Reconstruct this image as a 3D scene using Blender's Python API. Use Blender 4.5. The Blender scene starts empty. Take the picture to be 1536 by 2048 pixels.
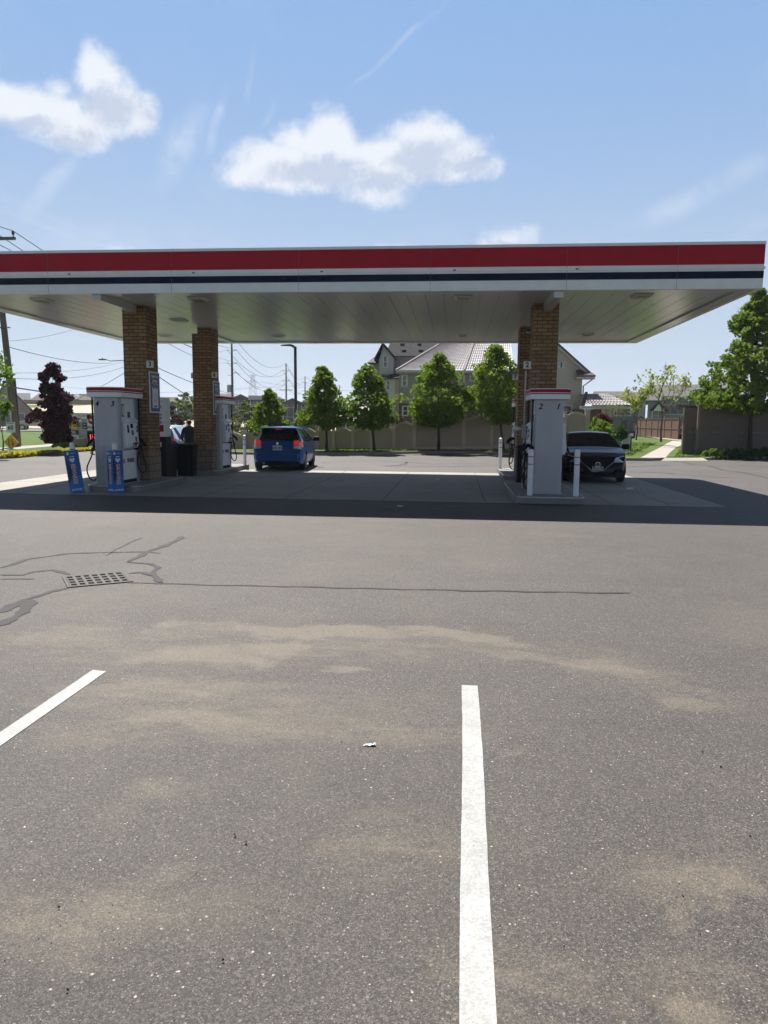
import bpy, math, random
import numpy as np
from mathutils import Vector, Matrix
random.seed(7); rng=np.random.default_rng(7)
R=math.radians; PI=math.pi
scene=bpy.context.scene; COL=scene.collection
# ---------------------------------------------------------------- camera
YAW,PITCH,ROLL,CH,FP=.0955,.1222,.0091,1.7,1479.
_f=Vector((-math.sin(YAW)*math.cos(PITCH),math.cos(YAW)*math.cos(PITCH),-math.sin(PITCH)))
_r0=Vector((math.cos(YAW),math.sin(YAW),0)); _u0=_r0.cross(_f)
_r=_r0*math.cos(ROLL)+_u0*math.sin(ROLL); _u=_r.cross(_f)
cd=bpy.data.cameras.new('camera'); cam=bpy.data.objects.new('camera',cd); COL.objects.link(cam)
cd.sensor_fit='VERTICAL'; cd.sensor_height=36; cd.lens=36*FP/2048; cd.clip_start=.05; cd.clip_end=6000
M=Matrix.Identity(4)
for i in range(3): M[i][0]=_r[i]; M[i][1]=_u[i]; M[i][2]=-_f[i]
M[0][3],M[1][3],M[2][3]=0,0,CH
cam.matrix_world=M; scene.camera=cam
def at(px,py,Y=None,z=None,X=None):
    "point of the place seen at photo pixel (px,py) at depth Y, height z or side X"
    d=_f+_r*((px-768)/FP)-_u*((py-1024)/FP)
    if Y is not None: t=Y/d.y
    elif X is not None: t=X/d.x
    else: t=(z-CH)/d.z
    return Vector((0,0,CH))+d*t
def dirn(px,py):
    return (_f+_r*((px-768)/FP)-_u*((py-1024)/FP)).normalized()
# ---------------------------------------------------------------- view
vs=scene.view_settings; vs.view_transform='Standard'; vs.look='None'; vs.gamma=1; vs.exposure=1.0; vs.use_curve_mapping=False
scene.cycles.max_bounces=6; scene.cycles.diffuse_bounces=3; scene.cycles.glossy_bounces=3; scene.cycles.transparent_max_bounces=12
# ---------------------------------------------------------------- sun + sky
SUNV=Vector((-.27,.57,1)).normalized(); ELEV=math.asin(SUNV.z); AZ=math.atan2(SUNV.x,SUNV.y)
sd=bpy.data.lights.new('sun','SUN'); sd.energy=5.0; sd.angle=R(.53); sd.color=(1,.95,.88)
so=bpy.data.objects.new('sun',sd); COL.objects.link(so); so.rotation_euler=SUNV.to_track_quat('Z','Y').to_euler()
W=bpy.data.worlds.new('World'); scene.world=W; W.use_nodes=True
class NT:
    def __init__(s,t): s.t=t
    def n(s,typ,ins=None,**kw):
        nd=s.t.nodes.new(typ)
        for k,v in kw.items(): setattr(nd,k,v)
        if ins:
            for k,v in ins.items(): s.put(nd.inputs[k],v)
        return nd
    def put(s,sock,v):
        if isinstance(v,bpy.types.NodeSocket): s.t.links.new(v,sock)
        elif isinstance(v,bpy.types.Node): s.t.links.new(v.outputs[0],sock)
        else:
            if hasattr(sock.default_value,'__len__') and not isinstance(v,(int,float)):
                v=tuple(v)
                if len(sock.default_value)==4 and len(v)==3: v=v+(1,)
            sock.default_value=v
    def m(s,op,a,b=0.,c=None,clamp=False):
        nd=s.t.nodes.new('ShaderNodeMath'); nd.operation=op; nd.use_clamp=clamp
        s.put(nd.inputs[0],a); s.put(nd.inputs[1],b)
        if c is not None: s.put(nd.inputs[2],c)
        return nd.outputs[0]
    def vm(s,op,a,b=(0,0,0)):
        nd=s.t.nodes.new('ShaderNodeVectorMath'); nd.operation=op
        s.put(nd.inputs[0],a)
        if op=='SCALE': s.put(nd.inputs[3],b)
        else: s.put(nd.inputs[1],b)
        return nd.outputs['Value'] if op in('DOT_PRODUCT','LENGTH') else nd.outputs[0]
    def mix(s,f,a,b,blend='MIX'):
        nd=s.t.nodes.new('ShaderNodeMix'); nd.data_type='RGBA'; nd.blend_type=blend
        s.put(nd.inputs[0],f); s.put(nd.inputs[6],a); s.put(nd.inputs[7],b); return nd.outputs[2]
    def ss(s,v,lo,hi,a=0.,b=1.):
        nd=s.t.nodes.new('ShaderNodeMapRange'); nd.interpolation_type='SMOOTHSTEP'
        s.put(nd.inputs[0],v); s.put(nd.inputs[1],lo); s.put(nd.inputs[2],hi); s.put(nd.inputs[3],a); s.put(nd.inputs[4],b); return nd.outputs[0]
    def noise(s,vec,scale,detail=4,rough=.55,dist=0.,col=False):
        nd=s.n('ShaderNodeTexNoise',{'Vector':vec,'Scale':scale,'Detail':detail,'Roughness':rough,'Distortion':dist}); return nd.outputs[1 if col else 0]
def sky():
    t=NT(W.node_tree); W.node_tree.nodes.clear()
    sk=t.n('ShaderNodeTexSky',sky_type='NISHITA'); sk.sun_disc=False; sk.sun_elevation=ELEV; sk.sun_rotation=AZ
    sk.altitude=200; sk.air_density=1.0; sk.dust_density=.8; sk.ozone_density=1.2
    d=t.vm('NORMALIZE',t.n('ShaderNodeTexCoord').outputs['Generated'])
    sp=t.n('ShaderNodeSeparateXYZ',{0:d}); z=sp.outputs[2]
    base=sk.outputs[0]
    # thin whitening of the whole summer sky, thicker to the horizon
    hz=t.ss(z,.52,.02,.0,1.)
    milk=t.mix(t.m('POWER',hz,1.3),(3.95,7.05,12.3),(8.5,10.0,12.1))
    base=t.mix(.82,base,milk)
    # clear sky is brightest on the sun's side, dimmer overhead and behind
    side=t.ss(sp.outputs[1],-.30,.62,.30,1.); low=t.ss(z,.12,.42,0.,1.)
    f=t.m('MULTIPLY',t.m('SUBTRACT',1.,t.m('MULTIPLY',low,t.m('SUBTRACT',1.,side))),t.ss(z,.50,.85,1.,.40))
    base=t.mix(1.,base,t.n('ShaderNodeCombineXYZ',{0:f,1:f,2:f}),'MULTIPLY')
    # cirrus streaks
    pl=t.vm('DIVIDE',d,t.n('ShaderNodeCombineXYZ',{0:t.m('MAXIMUM',z,.05),1:t.m('MAXIMUM',z,.05),2:1.}))
    mp=t.n('ShaderNodeMapping',{'Vector':pl,'Rotation':(0,0,R(-38)),'Scale':(1.1,.32,0)})
    wv=t.noise(mp,2.6,5,.55,.6); wv2=t.noise(pl,.7,2,.5)
    wis=t.m('MULTIPLY',t.ss(wv,.5,.85),t.ss(wv2,.42,.62))
    base=t.mix(t.m('MULTIPLY',wis,.38),base,(9.6,11.0,12.6))
    def ellip(dd,px,py,rx,ry,ang=0.):
        c=dirn(px,py); a0=(dirn(px+5,py)-dirn(px-5,py)).normalized(); b0=c.cross(a0)
        a=a0*math.cos(ang)+b0*math.sin(ang); b=b0*math.cos(ang)-a0*math.sin(ang)
        k=math.sqrt(FP**2+(px-768)**2+(py-1024)**2)/FP
        wx=rx/FP/k; wy=ry/FP/k/k
        u=t.m('SUBTRACT',t.m('DIVIDE',t.vm('DOT_PRODUCT',dd,tuple(a)),wx),a.dot(c)/wx)
        v=t.m('SUBTRACT',t.m('DIVIDE',t.vm('DOT_PRODUCT',dd,tuple(b)),wy),b.dot(c)/wy)
        return t.m('SUBTRACT',1.,t.m('SQRT',t.m('ADD',t.m('MULTIPLY',u,u),t.m('MULTIPLY',v,v))))
    # thin wisps and an old contrail
    d2=t.vm('ADD',d,t.vm('SCALE',t.vm('SUBTRACT',t.noise(d,6.,4,.6,col=True),(.5,.5,.5)),.05))
    ws=None
    for px,py,rx,ry,a,al in [(q_[0],q_[1],q_[2],q_[3],-q_[4],q_[5]) for q_ in ((1400,390,230,48,R(28),.75),(100,370,120,34,R(48),.7),(360,290,130,50,R(55),.8),(430,240,90,20,R(72),.7),(500,150,90,12,R(68),.35),(800,90,150,10,R(42),.55),(535,230,50,12,R(60),.4),(1300,560,260,40,R(10),.4),(200,480,260,60,R(5),.35))]:
        e=t.m('MULTIPLY',t.ss(ellip(d2,px,py,rx,ry,a),0.,.9),al); ws=e if ws is None else t.m('MAXIMUM',ws,e)
    ws=t.m('MULTIPLY',ws,t.ss(t.noise(d,13.,6,.6,1.5),.25,.75))
    base=t.mix(t.m('MULTIPLY',ws,.8),base,(9.8,11.0,13.2))
    # cumulus: ellipses in direction space, eroded by noise
    blobs=[(60,222,120,64),(0,215,80,62),(198,150,62,74),(225,215,100,74),(110,215,80,56),(150,262,85,46),(262,200,44,66),(285,246,38,32),(185,120,34,34),(110,180,40,30),
           (560,325,110,62),(655,285,72,70),(640,345,160,46),(760,320,125,66),(850,296,95,72),(905,315,85,58),(740,375,90,36),(590,275,60,44),(500,348,80,28),(960,338,60,36),(855,258,44,36),
           (1015,490,66,36),(788,497,40,24),(270,503,44,18)]
    wob=t.vm('SCALE',t.vm('SUBTRACT',t.noise(d,9.,3,.5,col=True),(.5,.5,.5)),.050)
    dd=t.vm('ADD',d,wob); mask=None; lift=t.vm('ADD',dd,(0,0,-.022)); mk2=None
    for px,py,rx,ry in blobs:
        e=t.m('MULTIPLY',ellip(dd,px,py,rx,ry),max(.45,min(rx,ry)/60.)); mask=e if mask is None else t.m('SMOOTH_MAX',mask,e,.14)
    n1=t.noise(d,30.,10,.64,.2); n2=t.noise(d,12.,6,.55); 
    ed=t.m('ADD',mask,t.m('MULTIPLY',t.m('SUBTRACT',n1,.52),1.1)); ed=t.m('ADD',ed,t.m('MULTIPLY',t.m('SUBTRACT',n2,.5),.7))
    alpha=t.ss(ed,-.16,.50)
    # billows: bright crests where the noise field falls away towards the sun side, greyer hollows
    n1b=t.noise(t.vm('ADD',d,(-.004,.0,.012)),30.,10,.64,.2); crest=t.m('MULTIPLY',t.m('SUBTRACT',n1,n1b),3.2)
    sh=None; d3=t.vm('ADD',d,t.vm('SCALE',t.vm('SUBTRACT',t.noise(d,16.,5,.6,col=True),(.5,.5,.5)),.06))
    for px,py,rx,ry in((228,225,80,62),(50,250,100,34),(150,280,70,34),(650,350,150,42),(860,325,110,46),(760,372,120,34),(945,345,60,26),(1015,505,60,20)):
        e=ellip(d3,px,py,rx,ry); sh=e if sh is None else t.m('MAXIMUM',sh,e)
    core=t.m('SUBTRACT',t.m('ADD',sh,t.m('MULTIPLY',t.m('SUBTRACT',n1,.5),.7)),t.m('MULTIPLY',crest,.55))
    cc=t.mix(t.ss(core,-.10,.75),(12.6,13.1,13.9),(8.2,9.2,11.4))
    base=t.mix(t.m('MULTIPLY',alpha,.95),base,cc)
    bg=t.n('ShaderNodeBackground',{'Color':t.mix(1.,base,(.69,.69,.69),'MULTIPLY'),'Strength':.05}); o=t.n('ShaderNodeOutputWorld'); W.node_tree.links.new(bg.outputs[0],o.inputs[0])
sky()
# ---------------------------------------------------------------- materials
MATS={}
def newmat(name):
    m=bpy.data.materials.new(name); m.use_nodes=True; m.node_tree.nodes.clear(); t=NT(m.node_tree)
    o=t.n('ShaderNodeOutputMaterial'); return m,t,o
def P(name,col,rough=.6,metal=0.,spec=.5,var=.12,scale=6.,bump=0.,bscale=60.,coat=0.,emit=None,es=0.,trans=0.,ior=1.45,stretch=(1,1,1),dirt=0.):
    if name in MATS: return MATS[name]
    m,t,o=newmat(name)
    tc=t.n('ShaderNodeTexCoord').outputs['Object']
    mp=t.n('ShaderNodeMapping',{'Vector':tc,'Scale':stretch}).outputs[0]
    n=t.noise(mp,scale,5,.6)
    c=t.mix(t.ss(n,.3,.7),tuple(x*(1-var) for x in col),tuple(min(1,x*(1+var)) for x in col))
    if dirt: c=t.mix(t.m('MULTIPLY',t.ss(t.noise(mp,scale*2.7,6,.7),.5,.72),dirt),c,tuple(x*.45+.03 for x in col))
    ins={'Base Color':c,'Roughness':rough,'Metallic':metal,'Specular IOR Level':spec,'Coat Weight':coat,'Transmission Weight':trans,'IOR':ior}
    if emit: ins['Emission Color']=emit; ins['Emission Strength']=es
    b=t.n('ShaderNodeBsdfPrincipled',ins)
    if bump: t.put(b.inputs['Normal'],t.n('ShaderNodeBump',{'Height':t.noise(tc,bscale,4,.6),'Strength':bump,'Distance':.01}))
    t.put(o.inputs[0],b); MATS[name]=m; return m
def asphalt():
    m,t,o=newmat('asphalt')
    g=t.n('ShaderNodeNewGeometry').outputs['Position']
    big=t.noise(g,.18,3,.5); mid=t.noise(g,.9,5,.6); fine=t.noise(g,55,4,.7); fine2=t.noise(g,240,2,.6)
    c=t.mix(t.ss(big,.35,.65),(.040,.0345,.0305),(.052,.045,.040))
    c=t.mix(t.m('MULTIPLY',t.ss(mid,.35,.75),.5),c,(.064,.056,.050))
    trk=t.noise(t.n('ShaderNodeMapping',{'Vector':g,'Scale':(.28,1.5,1),'Rotation':(0,0,.12)}),1.1,5,.6,.8)
    c=t.mix(t.m('MULTIPLY',t.ss(trk,.48,.70),.42),c,(.034,.030,.028))
    c=t.mix(t.m('MULTIPLY',t.ss(t.noise(g,2.6,6,.7,.6),.52,.74),.38),c,(.078,.068,.060))
    def cells(sc,w=.3):
        v=t.n('ShaderNodeTexVoronoi',{'Vector':t.vm('ADD',g,t.vm('SCALE',t.noise(g,sc*1.3,2,.5,col=True),w/sc)),'Scale':float(sc)})
        return v.outputs['Distance'],t.n('ShaderNodeSeparateColor',{0:v.outputs['Color']})
    def mul(c,f): return t.mix(1.,c,t.n('ShaderNodeCombineXYZ',{0:f,1:f,2:f}),'MULTIPLY')
    d1,r1=cells(210); grain=t.m('MULTIPLY_ADD',t.m('POWER',r1.outputs[0],1.6),1.6,.40)
    d2,r2=cells(105); grain2=t.m('MULTIPLY_ADD',r2.outputs[1],.7,.65)
    grain=t.m('MULTIPLY',t.m('MULTIPLY',grain,grain2),t.ss(fine,.25,.65,.70,1.15))
    c=mul(c,grain)
    stones=None
    for sc,th,amt in((54,.70,.92),(86,.54,.90),(150,.52,.75)):
        dist,rs=cells(sc,.35)
        rad=t.m('MULTIPLY_ADD',rs.outputs[1],.26,.16)
        k=t.m('MULTIPLY',t.m('GREATER_THAN',rs.outputs[0],th),t.ss(dist,rad,t.m('MULTIPLY',rad,.6)))
        sc_=t.mix(t.m('POWER',rs.outputs[2],1.8),(.14,.123,.105),(.46,.405,.34))
        c=t.mix(t.m('MULTIPLY',k,amt),c,sc_)
        stones=k if stones is None else t.m('MAXIMUM',stones,k)
    # pits
    v=t.n('ShaderNodeTexVoronoi',{'Vector':g,'Scale':34.})
    rs=t.n('ShaderNodeSeparateColor',{0:v.outputs['Color']})
    pit_dark=t.m('MULTIPLY',t.m('GREATER_THAN',rs.outputs[0],.95),t.ss(v.outputs['Distance'],.12,.06))
    c=t.mix(t.m('MULTIPLY',pit_dark,.85),c,(.02,.018,.018))
    # sand and dust washed over the lot: long shapes with their own outlines
    sp=t.n('ShaderNodeSeparateXYZ',{0:g})
    x0,y0=sp.outputs[0],sp.outputs[1]
    wob=t.n('ShaderNodeSeparateXYZ',{0:t.vm('SUBTRACT',t.noise(g,.75,4,.6,col=True),(.5,.5,.5))})
    x=t.m('MULTIPLY_ADD',wob.outputs[0],1.9,x0); y=t.m('MULTIPLY_ADD',wob.outputs[1],1.3,y0)
    def ell(cx,cy,rx,ry,ang,pw=1.):
        ca,sa=math.cos(ang),math.sin(ang)
        dx=t.m('SUBTRACT',x,cx); dy=t.m('SUBTRACT',y,cy)
        u=t.m('DIVIDE',t.m('ADD',t.m('MULTIPLY',dx,ca),t.m('MULTIPLY',dy,sa)),rx)
        w=t.m('DIVIDE',t.m('SUBTRACT',t.m('MULTIPLY',dy,ca),t.m('MULTIPLY',dx,sa)),ry)
        return t.ss(t.m('SQRT',t.m('ADD',t.m('MULTIPLY',u,u),t.m('MULTIPLY',w,w))),1.15,.25,0.,pw)
    sand=None
    for px,py,rx,ry,a,pw in[(640,1262,1.25,.26,-.05,1.),(880,1275,.8,.26,-.3,.85),(480,1300,.75,.38,.2,.8),(370,1250,.5,.4,0,.5),(560,1290,.5,.22,0,.9),(690,1340,.35,.10,-.1,.8),(340,1370,1.1,.35,.15,.5),(470,1440,.9,.26,0,.5),(130,1270,.8,.5,.1,.45),
                            (780,1430,.55,.14,0,.5),(1090,1330,.9,.22,-.35,.55),(1400,1405,.5,.22,-.3,.45),(1050,1495,.3,.1,0,.5),
                            (120,1830,.65,.22,.4,.36),(1400,1760,.42,.16,.15,.5),(1290,1800,.13,.26,.0,.5),(1350,1990,.1,.2,0,.5),(1060,2010,.14,.1,0,.4),(420,1560,.55,.25,.6,.3),(240,1480,.5,.3,.2,.35),(1350,1560,.5,.14,.2,.25)]:
        q=at(px,py,z=0); e=ell(q.x,q.y,rx,ry,a,pw); sand=e if sand is None else t.m('MAXIMUM',sand,e)
    er=t.noise(t.n('ShaderNodeMapping',{'Vector':g,'Scale':(1,1.7,1),'Rotation':(0,0,.25)}),2.6,7,.62,.4)
    er=t.m('ADD',er,t.m('MULTIPLY',t.m('SUBTRACT',t.noise(g,42,5,.75),.5),.35))
    sandm=t.m('MULTIPLY',t.ss(t.m('ADD',sand,t.m('MULTIPLY',t.m('SUBTRACT',er,.5),1.7)),.05,.85),t.ss(sand,.0,.40))
    # keep the biggest stones showing through
    sandm=t.m('MULTIPLY',sandm,t.m('SUBTRACT',1.,t.m('MULTIPLY',stones,.35)))
    sc=mul((.122,.100,.075),t.m('MULTIPLY_ADD',t.m('SUBTRACT',grain,1.),.35,1.))
    veil=None
    for px,py,rx,ry,a in((330,1300,1.6,.55,.1),(450,1420,1.3,.55,.2),(650,1290,1.6,.45,-.1),(1250,1350,1.3,.35,-.35),(150,1830,.8,.30,.3),(1400,1740,.6,.25,.2),(1340,1950,.22,.35,0),(800,1450,.8,.25,0),(1050,1960,.3,.2,0),(750,1700,.4,.25,.3)):
        q=at(px,py,z=0); e=ell(q.x,q.y,rx,ry,a,1.); veil=e if veil is None else t.m('MAXIMUM',veil,e)
    st=t.noise(t.n('ShaderNodeMapping',{'Vector':g,'Scale':(1.,3.2,1),'Rotation':(0,0,-.35)}),2.2,6,.62,.8)
    veil=t.m('MULTIPLY',veil,t.ss(st,.30,.75))
    c=t.mix(t.m('MULTIPLY',veil,.70),c,sc)
    c=t.mix(t.m('MULTIPLY',sandm,.72),c,mul(sc,1.12))
    # tyre scuffs through the dust: fine parallel scratches
    q=at(760,1420,z=0); scr=t.noise(t.n('ShaderNodeMapping',{'Vector':g,'Scale':(9.,.8,1),'Rotation':(0,0,.22)}),7.,3,.5)
    c=t.mix(t.m('MULTIPLY',t.m('MULTIPLY',ell(q.x,q.y,.55,.7,.2,1.),t.ss(scr,.55,.66)),.35),c,sc)
    arc=t.m('ABSOLUTE',t.m('SUBTRACT',t.vm('LENGTH',t.vm('SUBTRACT',g,(at(430,1100,z=0).x+1.4,at(430,1100,z=0).y+.3,0))),2.95))
    c=t.mix(t.m('MULTIPLY',t.m('MULTIPLY',t.ss(arc,.14,.05),ell(at(330,1230,z=0).x,at(330,1230,z=0).y,1.2,.9,0,1.)),.38),c,(.055,.05,.047))
    gen=t.ss(t.noise(g,.5,6,.65,.6),.46,.72)
    c=t.mix(t.m('MULTIPLY',gen,.32),c,mul(sc,.9))
    # oil spots
    v=t.n('ShaderNodeTexVoronoi',{'Vector':t.vm('ADD',g,t.vm('SCALE',t.noise(g,14,3,.6,col=True),.05)),'Scale':.8})
    rs=t.n('ShaderNodeSeparateColor',{0:v.outputs['Color']})
    oil=t.m('MULTIPLY',t.m('GREATER_THAN',rs.outputs[0],.35),t.ss(v.outputs['Distance'],t.m('MULTIPLY_ADD',rs.outputs[1],.03,.008),.0))
    c=t.mix(t.m('MULTIPLY',oil,.7),c,(.05,.047,.045))
    hgt=t.m('ADD',t.m('MULTIPLY',stones,.5),t.m('ADD',fine,t.m('MULTIPLY',fine2,.4)))
    b=t.n('ShaderNodeBsdfPrincipled',{'Base Color':c,'Roughness':.70,'Specular IOR Level':.45})
    t.put(b.inputs['Normal'],t.n('ShaderNodeBump',{'Height':hgt,'Strength':.8,'Distance':.005}))
    t.put(o.inputs[0],b); return m
def concrete(name,ca,cb,stain=.35):
    m,t,o=newmat(name); g=t.n('ShaderNodeNewGeometry').outputs['Position']
    c=t.mix(t.ss(t.noise(g,.5,5,.6),.3,.7),ca,cb)
    c=t.mix(t.m('MULTIPLY',t.ss(t.noise(g,38,4,.7),.3,.7),.3),c,tuple(x*.7 for x in ca))
    st=t.ss(t.noise(t.n('ShaderNodeMapping',{'Vector':g,'Scale':(1.4,.35,1)}),.9,6,.65,.5),.52,.78)
    c=t.mix(t.m('MULTIPLY',st,stain),c,tuple(x*.42 for x in ca))
    b=t.n('ShaderNodeBsdfPrincipled',{'Base Color':c,'Roughness':.8,'Specular IOR Level':.35})
    t.put(b.inputs['Normal'],t.n('ShaderNodeBump',{'Height':t.noise(g,70,4,.6),'Strength':.25,'Distance':.004}))
    t.put(o.inputs[0],b); return m
def linepaint():
    m,t,o=newmat('road_paint'); g=t.n('ShaderNodeNewGeometry').outputs['Position']
    c=t.mix(t.ss(t.noise(g,5,6,.7),.35,.75),(.40,.405,.40),(.31,.305,.295))
    v=t.n('ShaderNodeTexVoronoi',{'Vector':g,'Scale':130.}); rs=t.n('ShaderNodeSeparateColor',{0:v.outputs['Color']})
    f=t.m('MULTIPLY_ADD',rs.outputs[0],.30,.80); c=t.mix(1.,c,t.n('ShaderNodeCombineXYZ',{0:f,1:f,2:f}),'MULTIPLY')
    worn=t.m('MULTIPLY',t.ss(t.noise(g,95,4,.75),.60,.70),t.ss(t.noise(g,2.2,4,.6),.38,.62))
    c=t.mix(t.m('MULTIPLY',worn,.85),c,(.12,.11,.10))
    c=t.mix(t.m('MULTIPLY',t.ss(t.noise(t.n('ShaderNodeMapping',{'Vector':g,'Scale':(1,4.,1)}),8,7,.7,1.4),.60,.66),.55),c,(.30,.27,.24))
    b=t.n('ShaderNodeBsdfPrincipled',{'Base Color':c,'Roughness':.7,'Specular IOR Level':.3}); t.put(b.inputs['Normal'],t.n('ShaderNodeBump',{'Height':t.m('ADD',t.noise(g,90,4,.7),rs.outputs[0]),'Strength':.6,'Distance':.004}))
    t.put(o.inputs[0],b); return m
def brick(name,c1,c2,mort,bw,bh,off=.5,ms=.012,rough=.85):
    m,t,o=newmat(name)
    g=t.n('ShaderNodeTexCoord').outputs['Object']; nm=t.n('ShaderNodeNewGeometry').outputs['True Normal']
    sp=t.n('ShaderNodeSeparateXYZ',{0:g}); ns=t.n('ShaderNodeSeparateXYZ',{0:nm})
    side=t.m('GREATER_THAN',t.m('ABSOLUTE',ns.outputs[0]),.6)
    u=t.m('ADD',t.m('MULTIPLY',sp.outputs[0],t.m('SUBTRACT',1.,side)),t.m('MULTIPLY',t.m('ADD',sp.outputs[1],bw*.5),side))
    uv=t.n('ShaderNodeCombineXYZ',{0:u,1:sp.outputs[2],2:0.})
    br=t.n('ShaderNodeTexBrick',{'Vector':uv,'Color1':c1+(1,),'Color2':c2+(1,),'Mortar':mort+(1,),'Scale':1.,'Mortar Size':ms,'Mortar Smooth':.15,'Bias':-.1,'Brick Width':bw,'Row Height':bh}); br.offset=off
    c=t.mix(t.m('MULTIPLY',t.ss(t.noise(g,30,5,.7),.35,.7),.3),br.outputs[0],tuple(x*.55 for x in c1))
    b=t.n('ShaderNodeBsdfPrincipled',{'Base Color':c,'Roughness':rough,'Specular IOR Level':.3})
    h=t.m('ADD',t.m('MULTIPLY',t.m('SUBTRACT',1.,br.outputs[1]),1.),t.m('MULTIPLY',t.noise(g,60,4,.6),.25))
    t.put(b.inputs['Normal'],t.n('ShaderNodeBump',{'Height':h,'Strength':.8,'Distance':.012})); t.put(o.inputs[0],b); return m
def siding(name,col,pitch=.12,vertical=False):
    m,t,o=newmat(name); g=t.n('ShaderNodeTexCoord').outputs['Object']; sp=t.n('ShaderNodeSeparateXYZ',{0:g})
    a=t.m('ADD',sp.outputs[0],sp.outputs[1]) if vertical else sp.outputs[2]
    fr=t.m('FRACT',t.m('DIVIDE',a,pitch)); ln=t.ss(fr,.0,.16,0.,1.)
    c=t.mix(ln,tuple(x*.55 for x in col),col); c=t.mix(t.m('MULTIPLY',t.ss(t.noise(g,1.2,4,.6),.3,.8),.25),c,tuple(x*.8 for x in col))
    b=t.n('ShaderNodeBsdfPrincipled',{'Base Color':c,'Roughness':.65,'Specular IOR Level':.3}); t.put(b.inputs['Normal'],t.n('ShaderNodeBump',{'Height':fr,'Strength':.5,'Distance':.02}))
    t.put(o.inputs[0],b); return m
def shingle(name,col,sc=3.):
    m,t,o=newmat(name); g=t.n('ShaderNodeTexCoord').outputs['Object']
    v=t.n('ShaderNodeTexVoronoi',{'Vector':t.n('ShaderNodeMapping',{'Vector':g,'Scale':(1,1,2.6)}),'Scale':sc})
    c=t.mix(v.outputs['Color'],tuple(x*.75 for x in col),tuple(x*1.2 for x in col)); 
    c=t.mix(t.m('MULTIPLY',t.ss(t.noise(g,.6,4,.6),.3,.8),.4),c,tuple(x*.7 for x in col))
    t.put(o.inputs[0],t.n('ShaderNodeBsdfPrincipled',{'Base Color':c,'Roughness':.92,'Specular IOR Level':.1})); return m
def leaf(name,c1,c2,tr=.35):
    m,t,o=newmat(name); g=t.n('ShaderNodeNewGeometry')
    r=g.outputs['Random Per Island']; n=t.noise(g.outputs['Position'],1.1,3,.5)
    c=t.mix(t.m('MULTIPLY_ADD',r,.55,t.m('MULTIPLY_ADD',n,.9,-.2)),c1,c2)
    d=t.n('ShaderNodeBsdfPrincipled',{'Base Color':c,'Roughness':.65,'Specular IOR Level':.12})
    tl=t.n('ShaderNodeBsdfTranslucent',{'Color':t.mix(.5,c,tuple(min(1,x*1.6) for x in c2))})
    t.put(o.inputs[0],t.n('ShaderNodeMixShader',{0:tr,1:d.outputs[0],2:tl.outputs[0]})); return m
def grass():
    m,t,o=newmat('lawn'); g=t.n('ShaderNodeNewGeometry').outputs['Position']
    c=t.mix(t.ss(t.noise(g,.35,5,.6),.3,.7),(.060,.105,.018),(.098,.145,.028))
    c=t.mix(t.m('MULTIPLY',t.ss(t.noise(g,9,5,.7),.35,.7),.6),c,(.045,.080,.016))
    c=t.mix(t.m('MULTIPLY',t.ss(t.noise(g,3.3,5,.7),.58,.75),.5),c,(.20,.20,.075))
    b=t.n('ShaderNodeBsdfPrincipled',{'Base Color':c,'Roughness':.9,'Specular IOR Level':.15}); t.put(b.inputs['Normal'],t.n('ShaderNodeBump',{'Height':t.noise(g,20,5,.7),'Strength':.8,'Distance':.05}))
    t.put(o.inputs[0],b); return m
mASPH=asphalt(); mCONC=concrete('pad_concrete',(.27,.25,.226),(.33,.307,.279)); mISL=concrete('island_concrete',(.21,.205,.20),(.28,.272,.265),.45); mWALK=concrete('walk_concrete',(.31,.28,.245),(.37,.335,.295),.12); mCURB=concrete('curb_concrete',(.22,.205,.185),(.275,.258,.232),.3)
mROAD=concrete('road_asphalt',(.15,.145,.14),(.19,.185,.18),.2)
mLINE=linepaint()
mBRICK=brick('column_brick',(.245,.142,.070),(.40,.250,.135),(.05,.037,.028),.245,.0865,ms=.0085)
mBLOCK=brick('column_block',(.25,.19,.132),(.32,.25,.18),(.08,.06,.045),.29,.19,ms=.010)
mTAR=P('crack_tar',(.013,.013,.0145),.75,var=.35,scale=14,bump=.3)
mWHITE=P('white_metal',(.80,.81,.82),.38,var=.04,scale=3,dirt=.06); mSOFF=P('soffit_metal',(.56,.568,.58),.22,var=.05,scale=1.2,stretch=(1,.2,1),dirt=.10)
mRED=P('red_metal',(.42,.008,.026),.5,spec=.2,var=.06,scale=2); mNAVY=P('navy_metal',(.004,.009,.038),.55,spec=.15,var=.1,scale=2)
mGREYM=P('grey_cabinet',(.42,.43,.455),.45,metal=.15,var=.06,scale=3,stretch=(1,1,.3),dirt=.08); mGREYD=P('dark_grey_metal',(.10,.10,.11),.5)
mPANEL=P('light_panel',(.76,.77,.79),.4,var=.04,dirt=.05); mBLK=P('black_plastic',(.008,.008,.009),.6,spec=.2,var=.2); mRUB=P('rubber',(.016,.016,.017),.7,var=.2)
mSTEEL=P('bare_steel',(.45,.45,.45),.3,metal=.9); mCHROME=P('chrome',(.75,.75,.76),.12,metal=1.,var=.02)
mSCREEN=P('dark_screen',(.02,.025,.03),.12,coat=.5); mLENS=P('light_lens',(.10,.10,.10),.3)
mBLUE=P('banner_blue',(.012,.105,.36),.45,var=.05); mBLUE2=P('banner_light_blue',(.018,.17,.50),.45,var=.03); mBLUED=P('banner_dark_blue',(.008,.034,.15),.45,var=.03)
mINK=P('dark_ink',(.02,.025,.06),.5,var=.02); mPOSTW=P('poster_white',(.75,.76,.78),.4,var=.03); mPOSTB=P('poster_blue',(.045,.07,.24),.4,var=.06); mGOLD=P('gold_print',(.55,.38,.14),.5,var=.05); mPEACH=P('peach_print',(.75,.52,.33),.5,var=.04)
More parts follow.
